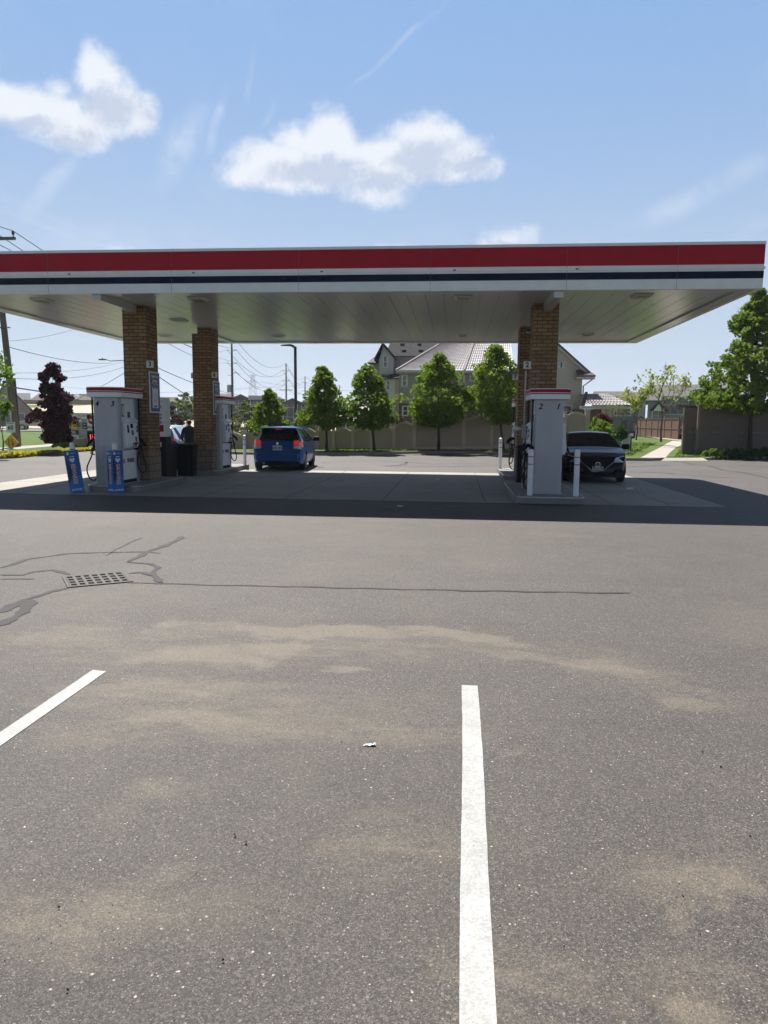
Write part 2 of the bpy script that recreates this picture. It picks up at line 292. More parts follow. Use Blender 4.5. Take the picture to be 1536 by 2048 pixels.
mYEL=P('sign_yellow',(.80,.46,.01),.5,var=.05); mWOODP=P('pole_wood',(.135,.118,.098),.85,var=.25,scale=4,stretch=(6,6,.6),bump=.4); mDKPOLE=P('dark_pole',(.02,.02,.022),.45)
mWIRE=P('wire',(.05,.05,.055),.6); mBARK=P('bark',(.045,.034,.026),.9,var=.3,scale=8,bump=.5,bscale=30); mBARKL=P('pale_bark',(.15,.125,.10),.9,var=.3,scale=8)
mVINSHADE=siding('tan_vinyl_shaded',(.43,.345,.28),.125,True); mVINF=P('tan_vinyl_frame',(.54,.44,.355),.6,var=.05)  # panel tone is the frame vinyl darkened, painting shade into the recessed panels
mDKF=siding('weathered_boards',(.155,.125,.105),.14,True); mDKFF=P('weathered_wood',(.17,.138,.115),.85,var=.2,scale=5)
mREDF=siding('red_brown_boards',(.15,.075,.045),.16,True); mREDFF=P('red_brown_wood',(.16,.085,.055),.8); mGRF=siding('grey_green_boards',(.16,.155,.12),.14,True)
mSIDG=siding('grey_siding',(.29,.28,.275),.16); mSIDL=siding('light_siding',(.52,.49,.44),.16); mSIDB=siding('beige_siding',(.42,.35,.285),.16); mSIDD=siding('blue_grey_siding',(.17,.18,.19),.16)
mSHD=shingle('dark_shingle',(.030,.029,.032)); mSHG=shingle('grey_shingle',(.135,.13,.128)); mSHB=shingle('brown_shingle',(.13,.105,.09))
mTILE=P('pink_tile',(.37,.335,.34),.34,var=.12,scale=3,coat=.2); mTILED=P('dark_tile',(.10,.068,.068),.35,var=.15,scale=3,coat=.2)
mTRIM=P('white_trim',(.62,.61,.58),.5,var=.04); mTRIMD=P('dark_trim',(.04,.035,.033),.5); mGLASS=P('window_glass',(.05,.06,.075),.08,spec=.8,coat=.6,var=.3,scale=1.)
mSTONE=brick('field_stone',(.20,.18,.155),(.30,.275,.24),(.42,.39,.35),.45,.26,ms=.03); mBRK2=brick('house_brick',(.10,.07,.062),(.14,.10,.085),(.2,.18,.16),.24,.08)
mGRASS=grass(); mSOIL=concrete('dry_soil',(.30,.265,.20),(.38,.335,.26),.35); mHILL=P('hill_trees',(.035,.06,.025),.9,var=.6,scale=.05,bump=.0)
mLEAF=leaf('maple_leaf',(.055,.110,.012),(.165,.245,.022),.45); mLEAFP=leaf('purple_leaf',(.020,.006,.010),(.075,.014,.020),.25); mLEAFY=leaf('young_leaf',(.16,.22,.03),(.30,.33,.06),.4); mLEAFW=leaf('willow_leaf',(.12,.16,.035),(.19,.22,.06),.35)
mLEAFS=leaf('shrub_leaf',(.09,.17,.02),(.17,.27,.03),.35); mLEAFC=leaf('conifer_leaf',(.012,.028,.014),(.03,.06,.026),.1); mLEAFG=leaf('gold_leaf',(.30,.30,.02),(.48,.42,.03),.35); mLEAFD=leaf('dark_hedge_leaf',(.02,.05,.012),(.05,.10,.02),.25); mFLOW=leaf('plum_leaf',(.06,.012,.02),(.16,.03,.05),.3)
mBLUECAR=P('blue_paint',(.005,.08,.28),.3,spec=.3,coat=.45,var=.02); mBLACKCAR=P('black_paint',(.003,.004,.008),.25,spec=.14,coat=.16,var=.02); mSILVER=P('silver_paint',(.55,.60,.66),.25,metal=.4,coat=1.,var=.02); mBRONZE=P('bronze_paint',(.46,.35,.27),.35,metal=.1,coat=.8,var=.03)
mCGLASS,_t,_o=newmat('car_glass')
_t.put(_o.inputs[0],_t.n('ShaderNodeMixShader',{0:.45,1:_t.n('ShaderNodeBsdfTransparent',{0:(.20,.23,.24,1)}).outputs[0],2:_t.n('ShaderNodeBsdfPrincipled',{'Base Color':(.012,.014,.016,1),'Roughness':.04,'Specular IOR Level':.45}).outputs[0]}))
mTAIL=P('tail_red',(.55,.01,.012),.15,coat=1.,emit=(1,.03,.02,1),es=.12); mTAILC=P('tail_clear',(.55,.50,.50),.2,coat=1.); mHEAD=P('headlamp',(.42,.44,.46),.08,metal=.6,coat=1.,var=.3,scale=30); mPLATE=P('plate_white',(.62,.66,.70),.4,var=.03)
mLED=P('led_red',(.4,.01,.01),.4,emit=(1,.04,.05,1),es=1.6); mSKIN=P('skin',(.38,.21,.14),.6,var=.05); mCLOTH=P('dark_cloth',(.012,.013,.018),.9,var=.15); mHAIR=P('black_hair',(.008,.007,.007),.6); mJEAN=P('dark_trousers',(.02,.022,.03),.9)
mSEAT=P('seat_fabric',(.03,.03,.032),.9); mPAPER=P('white_paper',(.75,.75,.74),.6,var=.05); mCLEAR=P('clear_plastic',(.80,.83,.86),.15,coat=.6,var=.05); mDRYL=P('dry_leaf',(.16,.055,.025),.8); mIRON=P('cast_iron',(.085,.083,.080),.7,spec=.3,var=.15,scale=20); mPITSHADE=P('drain_shade',(.006,.006,.006),.9)
# ---------------------------------------------------------------- mesh helpers
class MB:
    def __init__(s): s.v=[]; s.f=[]; s.mi=[]; s.k=0
    def mat(s,k): s.k=k; return s
    def add(s,vs,fs):
        b=len(s.v); s.v+= [tuple(x) for x in vs]
        for f in fs: s.f.append(tuple(b+i for i in f)); s.mi.append(s.k)
        return s
    def box(s,x0,x1,y0,y1,z0,z1):
        v=[(x,y,z) for z in(z0,z1) for y in(y0,y1) for x in(x0,x1)]
        return s.add(v,[(0,2,3,1),(4,5,7,6),(0,1,5,4),(2,6,7,3),(0,4,6,2),(1,3,7,5)])
    def prism(s,poly,axis,a,b):
        # poly 2D points; axis x: (y,z) ; y: (x,z) ; z: (x,y)
        def mk(p,t): return (t,p[0],p[1]) if axis=='x' else ((p[0],t,p[1]) if axis=='y' else (p[0],p[1],t))
        n=len(poly); v=[mk(p,a) for p in poly]+[mk(p,b) for p in poly]
        return s.add(v,[tuple(range(n))[::-1],tuple(range(n,2*n))]+[(i,(i+1)%n,n+(i+1)%n,n+i) for i in range(n)])
    def tube(s,pts,r,n=6,cap=True):
        pts=[Vector(p) for p in pts]; rs=r if hasattr(r,'__len__') else [r]*len(pts)
        b=len(s.v); ref=None
        for i,p in enumerate(pts):
            d=(pts[min(i+1,len(pts)-1)]-pts[max(i-1,0)]).normalized()
            if ref is None: ref=d.orthogonal().normalized()
            ref=(ref-d*ref.dot(d)); ref=ref.normalized() if ref.length>1e-5 else d.orthogonal().normalized()
            o=d.cross(ref)
            for k in range(n):
                a=2*PI*k/n; s.v.append(tuple(p+(ref*math.cos(a)+o*math.sin(a))*rs[i]))
        for i in range(len(pts)-1):
            for k in range(n): s.f.append((b+i*n+k,b+i*n+(k+1)%n,b+(i+1)*n+(k+1)%n,b+(i+1)*n+k)); s.mi.append(s.k)
        if cap:
            s.f.append(tuple(b+k for k in range(n))[::-1]); s.mi.append(s.k)
            e=b+(len(pts)-1)*n; s.f.append(tuple(e+k for k in range(n))); s.mi.append(s.k)
        return s
    def lathe(s,prof,c=(0,0,0),n=16,axis='z'):
        b=len(s.v)
        for r,h in prof:
            for k in range(n):
                a=2*PI*k/n; x,y=r*math.cos(a),r*math.sin(a)
                q=(x,y,h) if axis=='z' else ((x,h,y) if axis=='y' else (h,x,y))
                s.v.append((c[0]+q[0],c[1]+q[1],c[2]+q[2]))
        for i in range(len(prof)-1):
            for k in range(n): s.f.append((b+i*n+k,b+i*n+(k+1)%n,b+(i+1)*n+(k+1)%n,b+(i+1)*n+k)); s.mi.append(s.k)
        s.f.append(tuple(b+k for k in range(n))[::-1]); s.mi.append(s.k)
        e=b+(len(prof)-1)*n; s.f.append(tuple(e+k for k in range(n))); s.mi.append(s.k)
        return s
def tag(o,label=None,cat=None,group=None,kind=None):
    if label: o['label']=label
    if cat: o['category']=cat
    if group: o['group']=group
    if kind: o['kind']=kind
    return o
def obj(name,mb,mat,parent=None,smooth=False,bevel=0.,auto=False):
    me=bpy.data.meshes.new(name)
    if isinstance(mb,MB):
        me.from_pydata(mb.v,[],mb.f)
    else: me=mb
    mats=mat if isinstance(mat,(list,tuple)) else [mat]
    for m in mats: me.materials.append(m)
    if isinstance(mb,MB) and len(mats)>1: me.polygons.foreach_set('material_index',mb.mi)
    if smooth: me.polygons.foreach_set('use_smooth',[True]*len(me.polygons))
    o=bpy.data.objects.new(name,me); COL.objects.link(o)
    if parent: o.parent=parent
    if bevel:
        b=o.modifiers.new('bevel','BEVEL'); b.width=bevel; b.segments=2; b.limit_method='ANGLE'; b.angle_limit=R(40)
    if auto:
        try: me.set_sharp_from_angle(angle=R(35))
        except Exception: pass
    return o
def thing(name,label,cat,loc=(0,0,0),rotz=0.,group=None):
    o=bpy.data.objects.new(name,None); COL.objects.link(o); o.location=loc; o.rotation_euler=(0,0,rotz); o.empty_display_size=.2
    return tag(o,label,cat,group)
def struct(name,mb,mat,**k): return tag(obj(name,mb,mat,**k),kind='structure')
def text(name,s,size,mat,parent,M4,ext=.003,align='CENTER',shear=0.,sx=1.,bold=0.):
    cu=bpy.data.curves.new(name,'FONT'); cu.body=s; cu.size=size; cu.extrude=ext; cu.align_x=align; cu.align_y='CENTER'; cu.shear=shear; cu.resolution_u=3; cu.offset=bold
    tmp=bpy.data.objects.new('tmp',cu); COL.objects.link(tmp)
    dg=bpy.context.evaluated_depsgraph_get(); dg.update()
    me=bpy.data.meshes.new_from_object(tmp.evaluated_get(dg)); COL.objects.unlink(tmp); bpy.data.objects.remove(tmp)
    me.transform(M4@Matrix.Diagonal((sx,1,1,1))); me.name=name
    me.materials.clear()
    return obj(name,me,mat,parent)
def face(loc,facing='-y',roll=0.):
    # matrix placing text (xy plane, facing +z) so that it faces a direction
    if facing=='-y': m=Matrix.Rotation(PI/2,4,'X')
    elif facing=='+y': m=Matrix.Rotation(PI,4,'Z')@Matrix.Rotation(PI/2,4,'X')
    elif facing=='+x': m=Matrix.Rotation(PI/2,4,'Z')@Matrix.Rotation(PI/2,4,'X')
    elif facing=='-x': m=Matrix.Rotation(-PI/2,4,'Z')@Matrix.Rotation(PI/2,4,'X')
    return Matrix.Translation(loc)@m@Matrix.Rotation(roll,4,'Z')
# ================================================================ GROUND
def sheet(name,pts,z,mat,n=0):
    b=MB(); b.add([(x,y,z) for x,y in pts],[tuple(range(len(pts)))]); return struct(name,b,mat)
def terr():
    # one sheet to the horizon; rises gently on the far left, dry bank below the far houses
    b=MB(); xs=np.concatenate([np.linspace(-1800,-220,8),np.linspace(-200,200,81),np.linspace(220,1800,8)]); ys=np.concatenate([np.linspace(-300,36,6),np.linspace(40,320,71),np.linspace(360,3000,10)])
    for y in ys:
        for x in xs:
            z=-.06
            if y>43: z+=.0*(y)
            b.v.append((x,y,z+hgt(x,y)))
    nx=len(xs)
    for j in range(len(ys)-1):
        for i in range(nx-1): b.f.append((j*nx+i,j*nx+i+1,(j+1)*nx+i+1,(j+1)*nx+i)); b.mi.append(0)
    struct('ground',b,mGRASS,smooth=True)
def hgt(x,y):
    def s(a,b,v):
        t=max(0,min(1,(v-a)/(b-a))); return t*t*(3-2*t)
    h=0.
    if x<0: h+=s(105,150,y)*4.5*s(-8,-40,x)
    if x>0: h+=.26*s(40,76,y)*s(3,10,x)
    return h
terr()
kerb=[(-2,918.5),(60,911.5),(150,904),(193,901.),(330,904),(440,908),(520,910),(640,911),(750,909.5),(850,907),(950,907),(1020,911),(1120,917),(1250,921.5),(1300,922),(1325,921)]
K=[at(x,y,z=0) for x,y in kerb]; K=[Vector((-24,18,0)),Vector((-21.5,27,0))]+K
lot=[(k.x,k.y) for k in K]+[(10.6,35.2),(11.6,37.6),(13,39.0)]
K2=[at(x,y,z=0) for x,y in[(1412,921),(1440,918),(1480,917),(1560,917)]]
lot=[(k.x,k.y) for k in K]+[(K[-1].x+.1,K[-1].y+.1)]+[(K2[0].x-.05,K2[0].y+.1)]+[(k.x,k.y) for k in K2]+[(30,40),(30,-12),(-24,-12)]
sheet('asphalt_lot',lot,0.,mASPH)
def kerbline(name,pts,w=.16,h=.13):
    b=MB(); n=len(pts)
    for i,p in enumerate(pts):
        d=(pts[min(i+1,n-1)]-pts[max(i-1,0)]); d.z=0; d.normalize(); q=Vector((-d.y,d.x,0))
        for o,z in((0,-.03),(.02,h-.02),(.035,h),(w,h),(w,-.03)): b.v.append((p.x+q.x*o,p.y+q.y*o,z))
    for i in range(n-1):
        for k in range(4): b.f.append((i*5+k,(i+1)*5+k,(i+1)*5+k+1,i*5+k+1)); b.mi.append(0)
    b.f+= [(0,1,2,3,4),tuple((n-1)*5+k for k in(4,3,2,1,0))]; b.mi+=[0,0]
    return struct(name,b,mCURB)
kerbline('kerb',K); kerbline('kerb',K2)
# raised verge behind the kerbs, rising gently to the fence
def verge(name,pts,back,z1,mat,off=.15):
    b=MB(); n=len(pts)
    for p,q in zip(pts,back): b.v+= [(p.x,p.y+off,.115),(q[0],q[1],z1)]
    for i in range(n-1): b.f.append((2*i,2*i+2,2*i+3,2*i+1)); b.mi.append(0)
    return struct(name,b,mat)
verge('verge',K[6:-2],[(k.x,43.5) for k in K[6:-2]],.2,mGRASS)
verge('verge',K[1:7],[(k.x-(3 if k.x<-15 else 0),45+max(0,(-k.x-15))*.5) for k in K[1:7]],.12,mGRASS)
def LZ(y): return .122+.0034*(y-36)
def onl(px,py,o=0.):
    y=40.
    for _ in range(30): q=at(px,py,z=LZ(y)+o); y=q.y
    return (q.x,q.y,q.z)
b=MB(); ll=[(K[-5].x,K[-5].y+.15),(K[-4].x,K[-4].y+.15),(K[-3].x,K[-3].y+.15),(K[-2].x,K[-2].y+.15),(K[-1].x,K[-1].y+.15),(K[-1].x+.6,K[-1].y+1.1),(K2[0].x-.5,K2[0].y+1.2),(K2[1].x,K2[1].y+.15),(K2[2].x,K2[2].y+.15),(K2[3].x,K2[3].y+.15),(30,41),(30,76),(4,76),(3,43)]
b.add([(x,y,LZ(y)) for x,y in ll],[tuple(range(len(ll)))]); struct('lawn',b,mGRASS)
# concrete pad, slab joints
PX0,PX1,PY0,PY1=-11.9,5.6,15.72,25.0
sheet('concrete_pad',[(PX0,PY0),(PX1,PY0),(PX1,PY1),(PX0,PY1)],.004,mCONC)
mJOINT=P('slab_joint',(.10,.092,.085),.9)
b=MB()
for x in(-9.9,-5.6,-3.7,-1.55,.65,3.3,4.5): b.box(x-.009,x+.009,PY0+.01,PY1-.01,.005,.007)
for y in(18.8,21.9): 
    b.box(PX0+.02,PX1-.02,y-.008,y+.008,.0072,.0085)
struct('slab_joints',b,mJOINT)
b=MB(); b.box(PX0,PX1,PY0-.035,PY0-.002,.001,.0045); struct('pad_edge_seal',b,mTAR)
# dark stains on the asphalt in front of pad
def blotch(name,cx,cy,rx,ry,mat,z=.0045,n=18,seed=0):
    r=random.Random(seed); b=MB(); vs=[]
    for k in range(n):
        a=2*PI*k/n; q=.65+.5*r.random(); vs.append((cx+rx*q*math.cos(a),cy+ry*q*math.sin(a),z))
    b.add(vs,[tuple(range(n))]); return b
b=MB()
for px,py,rx,ry in((900,1012,.5,.06),(870,1019,.35,.05),(925,1022,.3,.05),(1370,1018,.5,.03),(1400,1024,.45,.05),(1340,1022,.3,.03),(420,984,.12,.03),(350,1000,.5,.035),(1500,1029,.3,.03)):
    q=at(px,py,z=0)
    for k in range(5): 
        c=blotch('',q.x+random.uniform(-.5,.5)*rx*2,q.y+random.uniform(-1,1)*ry*2,rx*.35,ry*.5,None,.0046+k*.0006,14,px+k); b.add(c.v,c.f)
struct('oil_stains',b,P('oil_stain',(.05,.047,.045),.55))
# walkway on the right, cross sidewalk and street behind
def pathpoly(name,px,z,mat):
    sheet(name,[(lambda q:(q.x,q.y))(at(a,c,z=z)) for a,c in px],z,mat)
def lawnpoly(name,px,o,mat):
    b=MB(); b.add([onl(a,c,o) for a,c in px],[tuple(range(len(px)))]); struct(name,b,mat)
lawnpoly('walkway',[(1281,915.2),(1331,915.2),(1340,905),(1352,895),(1366,888.5),(1386,884.2),(1346,881.5),(1335,886),(1322,894),(1300,905)],.006,mWALK)
lawnpoly('sidewalk',[(1262,870),(1290,873),(1330,878),(1386,884),(1402,883.2),(1345,878),(1300,872.3),(1262,868)],.012,mWALK)
lawnpoly('sidewalk',[(1325,872.8),(1340,872),(1372,876.3),(1362,877.8)],.012,mWALK)
b=MB(); f1,f2=at(1322,921.5,z=.006),at(1416,921.5,z=.006); b.add([tuple(f1),tuple(f2),onl(1406,915.3,.004),onl(1330,915.3,.004)],[(0,1,2,3)]); struct('apron',b,mWALK)
pathpoly('sidewalk',[(-2,901),(90,893.5),(135,888.5),(190,888),(260,890),(260,886),(135,884.5),(90,889),(-2,895)],.125,mWALK)
sheet('street',[(-120,92),(-30,92),(5,96),(5,104),(-30,106),(-120,106)],.05,mROAD)

# dry earth bank below the far fence
b=MB(); n=30
for i in range(n+1):
    x=-150+i*150/n
    for y,z in((108,0.),(114,1.2),(124,2.5),(138,3.7),(155,4.45)): b.v.append((x,y+random.uniform(-1,1),z+random.uniform(-.25,.25)+.1))
for i in range(n):
    for k in range(4): b.f.append((i*5+k,(i+1)*5+k,(i+1)*5+k+1,i*5+k+1)); b.mi.append(0)
struct('earth_bank',b,mSOIL,smooth=True)
# far wooded hill
b=MB(); nx,ny=90,8
for j in range(ny):
    for i in range(nx):
        x=-1000+i*1500/(nx-1); y=780+j*40
        prof=24*math.exp(-((x-at(352,800,Y=780).x)/62)**2)+21*math.exp(-((x-at(48,800,Y=780).x)/70)**2)+9
        b.v.append((x,y,(prof*math.sin(PI*.5*min(1,j/3.))+random.uniform(-1.2,1.6))*(1 if j else 0)))
for j in range(ny-1):
    for i in range(nx-1): b.f.append((j*nx+i,j*nx+i+1,(j+1)*nx+i+1,(j+1)*nx+i)); b.mi.append(0)
struct('hill',b,mHILL)
# parking lines
def pline(px):
    v=[at(a,c,z=.0) for a,c in px]; b=MB(); b.add([(q.x,q.y,.004) for q in v],[tuple(range(len(v)))]); return b
L1=[(0.075,4.66),(.182,4.665)]
b=MB(); n=40; vs=[]
for i in range(n+1):
    y=4.66-(4.66-.6)*i/n; j=.0012
    vs.append((.072-.026*i/n*1.4+random.uniform(-j,j)+.004*math.sin(y*2.1),y,.004)); vs.append((.175-.022*i/n*1.4+random.uniform(-j,j)+.004*math.sin(y*2.1),y,.004))
b.add(vs,[(2*i,2*i+1,2*i+3,2*i+2) for i in range(n)]); struct('parking_line',b,mLINE)
b=MB(); vs=[]
for i in range(n+1):
    y=4.65-(4.65-.6)*i/n
    vs.append((-2.425-.03*i/n+random.uniform(-j,j),y,.004)); vs.append((-2.32-.03*i/n+random.uniform(-j,j),y-.02,.004))
b.add(vs,[(2*i,2*i+1,2*i+3,2*i+2) for i in range(n)]); struct('parking_line',b,mLINE)
# crack sealant
def seal(px,w,z=.004):
    P_=[at(a,c,z=0) for a,c in px]; pts=[]
    for i in range(len(P_)-1):
        m=max(2,int((P_[i+1]-P_[i]).length/.06))
        for k in range(m): pts.append(P_[i].lerp(P_[i+1],k/m))
    pts.append(P_[-1]); b=MB(); n=len(pts); ph=random.random()*9
    ws=w if hasattr(w,'__len__') else (w,w)
    vs=[]
    for i,p in enumerate(pts):
        d=(pts[min(i+1,n-1)]-pts[max(i-1,0)]); d.z=0; d.normalize(); q=Vector((-d.y,d.x,0))
        ww=1.3*(ws[0]+(ws[1]-ws[0])*i/n)*(.8+.35*math.sin(i*.9+ph)*math.sin(i*.37)+random.uniform(-.25,.25))
        if i in(0,n-1): ww*=.3
        o=.012*math.sin(i*.6+ph)
        vs+= [(p.x+q.x*(ww/2+o),p.y+q.y*(ww/2+o),z),(p.x-q.x*(ww/2-o),p.y-q.y*(ww/2-o),z)]
    b.add(vs,[(2*i,2*i+1,2*i+3,2*i+2) for i in range(n-1)]); struct('crack_sealant',b,mTAR)
seal([(0,1136),(60,1118),(130,1108),(210,1105),(300,1104),(322,1107)],(.07,.04),.0040)
seal([(365,1073),(345,1086),(300,1102),(280,1112),(256,1124)],(.10,.05),.0046)
seal([(254,1124),(300,1128),(316,1136),(304,1150),(320,1164),(328,1165)],(.05,.07),.0052)
seal([(255,1147),(285,1145),(302,1152)],(.04,.06),.0058)
seal([(250,1166),(290,1166),(400,1170),(560,1173),(760,1178),(960,1182),(1140,1185),(1262,1187)],(.035,.045),.0040)
seal([(0,1150),(45,1151),(65,1144),(105,1140),(125,1146),(140,1150)],(.05,.07),.0040)
seal([(0,1158),(40,1158),(68,1159)],.03,.0040)
seal([(0,1225),(50,1200),(100,1184),(145,1175)],(.10,.04),.0040)
seal([(0,1252),(30,1236),(50,1218),(64,1200)],(.09,.11),.0046)
seal([(210,1112),(250,1090),(285,1075)],(.015,.03),.0040)
for pts in([(1325,917+3),(1345,922),(1370,925),(1385,929),(1420,932),(1445,940),(1490,946),(1540,957)],[(1250,934),(1300,932),(1340,931)],[(1260,944),(1330,946),(1370,950),(1460,956)],[(1250,925),(1290,926)],[(1480,931),(1500,932),(1525,934),(1545,936)],
           [(770,932),(800,930),(815,924),(810,930),(770,933)],[(640,925),(760,922),(860,928),(1000,926)],[(0,923+2),(60,926),(110,927)],[(1000,931),(900,933),(780,934)]):
    seal(pts,.10 if pts[0][0]>1200 else .07,.0040)
# ================================================================ CATCH BASIN
t=thing('storm_drain','rectangular grey steel storm drain grate set in the asphalt','drain',(0,0,0))
c=[at(*q,z=0) for q in((143,1174),(256,1165),(242,1147),(134,1153))]
o=(c[0]+c[1]+c[2]+c[3])/4; t.location=(o.x,o.y,0); ang=math.atan2((c[1]-c[0]).y,(c[1]-c[0]).x)
t.rotation_euler=(0,0,ang+.06); hw,hd=.29,.26
b=MB()
for a in((-hw-.03,hw+.03,-hd-.03,-hd),(-hw-.03,hw+.03,hd,hd+.03),(-hw-.03,-hw,-hd,hd),(hw,hw+.03,-hd,hd)): b.box(a[0],a[1],a[2],a[3],.001,.012)
obj('rim',b,mIRON,t,bevel=.003)
b=MB(); nx_,ny_=7,4; fx,fy=.045,.07
cw=2*hw/nx_; cy=2*hd/ny_
for i in range(nx_+1): 
    x=-hw+i*cw; b.box(max(-hw+.002,x-.0145),min(hw-.002,x+.0145),-hd+.002,hd-.002,.0015,.0105)
for j in range(ny_+1):
    y=-hd+j*cy
    for i in range(nx_): b.box(-hw+i*cw+.0145,-hw+(i+1)*cw-.0145,max(-hd+.002,y-.021),min(hd-.002,y+.021),.0015,.0100)
obj('grate',b,mIRON,t)
b=MB(); b.box(-hw+.001,hw-.001,-hd+.001,hd-.001,.0005,.0013); obj('pit_dark',b,mPITSHADE,t)  # thin near-black sheet: shade of the open drain painted under the bars
# ================================================================ CANOPY
CX0,CX1,CY0,CY1,ZB,ZT=-11.8,6.08,15.98,26.5,4.42,5.34
cn=thing('fuel_station_canopy','wide flat white station canopy with red and navy stripes on brick columns','canopy',(0,0,0))
def ring(b,x0,x1,y0,y1,z0,z1,th,o=0.):
    # hollow rectangular band, outer offset o
    X0,X1,Y0,Y1=x0-o,x1+o,y0-o,y1+o
    b.box(X0,X1,Y0,Y0+th,z0,z1); b.box(X0,X1,Y1-th,Y1,z0,z1); b.box(X0,X0+th,Y0+th,Y1-th,z0,z1); b.box(X1-th,X1,Y0+th,Y1-th,z0,z1)
b=MB(); ring(b,CX0,CX1,CY0,CY1,ZB,ZB+.20,.10); ring(b,CX0,CX1,CY0,CY1,ZB+.345,ZB+.475,.10,.0); ring(b,CX0,CX1,CY0,CY1,ZB+.864,ZT,.14,.012)
ring(b,CX0,CX1,CY0,CY1,ZB+.385,ZB+.425,.02,.022)
obj('fascia_panel',b,mWHITE,cn)
b=MB(); ring(b,CX0,CX1,CY0,CY1,ZB+.20,ZB+.345,.10,.003); obj('navy_stripe',b,mNAVY,cn)
b=MB(); ring(b,CX0,CX1,CY0,CY1,ZB+.475,ZB+.864,.10,.003); obj('red_stripe',b,mRED,cn)
mJD=P('joint_dark',(.12,.12,.13),.6)
for x in (-9.0,-6.2,-3.4,-.6,2.2,4.4): obj('panel_joint',MB().box(x-.0025,x+.0025,CY0-.0055,CY0-.0032,ZB+.002,ZT-.06),mJD,cn)
for x in(-10.7,-8.5,-5.7,-2.9,-.1,2.4): obj('fascia_clip',MB().prism([(x-.03,ZB+.405),(x-.004,ZB+.395),(x+.01,ZB+.395),(x+.03,ZB+.405),(x+.03,ZB+.42),(x+.01,ZB+.43),(x-.004,ZB+.43),(x-.03,ZB+.42)],'y',CY0-.03,CY0-.0225),mJD,cn)
b=MB(); pw=.406; x=CX0+.1
while x<CX1-.1:
    x2=min(x+pw,CX1-.1); b.prism([(x+.001,ZB+.05),(x+.006,ZB+.042),(x2-.006,ZB+.042),(x2-.001,ZB+.05),(x2-.001,ZB+.07),(x+.001,ZB+.07)],'y',CY0+.1,CY1-.1); x+=pw
b.box(CX0+.1,CX1-.1,CY0+.1,CY1-.1,ZB+.075,ZB+.1)
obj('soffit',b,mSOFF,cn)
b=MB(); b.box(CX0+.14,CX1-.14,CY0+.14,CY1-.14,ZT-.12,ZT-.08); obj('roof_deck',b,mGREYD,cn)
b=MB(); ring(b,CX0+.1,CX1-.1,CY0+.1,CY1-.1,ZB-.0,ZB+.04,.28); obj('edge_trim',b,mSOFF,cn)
for x0 in(-8.07,1.97):
    obj('beam',MB().box(x0,x0+.2,CY0+.12,18.6,ZB-.13,ZB+.041),mSOFF,cn); obj('beam',MB().box(x0,x0+.2,22.9,CY1-.4,ZB-.02,ZB+.041),mSOFF,cn)
def fixture(x,y):
    b=MB().mat(0); w=.21; z=ZB+.0415
    z=z-.004; b.add([(x-w,y-w,z),(x+w,y-w,z),(x+w,y+w,z),(x-w,y+w,z),(x-w*.8,y-w*.8,z-.05),(x+w*.8,y-w*.8,z-.05),(x+w*.8,y+w*.8,z-.05),(x-w*.8,y+w*.8,z-.05)],[(0,1,5,4),(1,2,6,5),(2,3,7,6),(3,0,4,7)])
    b.add([(x-w*.8,y-w*.8,z-.05),(x+w*.8,y-w*.8,z-.05),(x+w*.8,y+w*.8,z-.05),(x-w*.8,y+w*.8,z-.05)],[(0,1,2,3)])
    f=obj('canopy_light',b,mTRIM,cn)
    obj('lens',MB().box(x-.125,x+.125,y-.15,y+.15,z-.060,z-.0505),mLENS,f)
for x,y in((-9.72,16.95),(-5.95,16.95),(.1,17.),(3.95,16.95),(-9.6,24.1),(-5.85,24.25),(.15,24.15),(4.,24.15),(-7.75,20.46),(2.4,20.4)): fixture(x,y)
COLS=[(-8.24,17.95,.59,.70),(-8.04,22.26,.58,.72),(1.745,17.95,.585,.70),(1.80,22.30,.56,.70)]
for x,y,w,d in COLS:
    b=MB(); zt=ZB-.131; 
    bx=-8.07 if x<0 else 1.97
    c_=obj('column',MB().box(x,x+w,y,y+d,.87,zt),mBRICK,cn)
    # brick notch rising beside the beam
    bb=MB()
    if bx>x+.01: bb.box(x,min(bx-.002,x+w),y,y+d,zt,ZB+.04)
    if bx+.2<x+w-.01: bb.box(bx+.202,x+w,y,y+d,zt,ZB+.04)
    if bb.v:
        obj('column_top',bb,mBRICK,c_)
    obj('column_base',MB().box(x-.012,x+w+.012,y-.012,y+d+.012,.0,.87),mBLOCK,c_,bevel=.01)
# ================================================================ ISLANDS
def island(label,x0,x1,y0,y1,r=.18):
    t=thing('pump_island',label,'concrete island',(0,0,0),0,'raised concrete pump islands')
    pts=[]
    for cx,cy,a0 in((x1-r,y1-r,0),(x0+r,y1-r,90),(x0+r,y0+r,180),(x1-r,y0+r,270)):
        for k in range(6): a=R(a0+k*18); pts.append((cx+r*math.cos(a),cy+r*math.sin(a)))
    b=MB(); b.prism(pts,'z',.0045,.15); obj('slab',b,mISL,t,bevel=.008)
    # steel edge band
    n=len(pts); cx=sum(p[0] for p in pts)/n; cy=sum(p[1] for p in pts)/n
    b=MB(); o=[(p[0]+(.006 if p[0]>cx else -.006),p[1]+(.006 if p[1]>cy else -.006)) for p in pts]
    for i in range(n):
        j_=(i+1)%n
        b.add([(o[i][0],o[i][1],.128),(o[j_][0],o[j_][1],.128),(o[j_][0],o[j_][1],.1535),(o[i][0],o[i][1],.1535),(pts[i][0]*.98+cx*.02,pts[i][1]*.995+cy*.005,.1535),(pts[j_][0]*.98+cx*.02,pts[j_][1]*.995+cy*.005,.1535)],[(0,1,2,3),(3,2,5,4)])
    obj('steel_edge',b,mSTEEL,t)
island('concrete pump island under the front left pump numbered 3 and 4',-8.6,-7.3,16.5,19.4)
island('concrete pump island under the rear left pump behind the brick column',-8.6,-7.22,22.1,25.6)
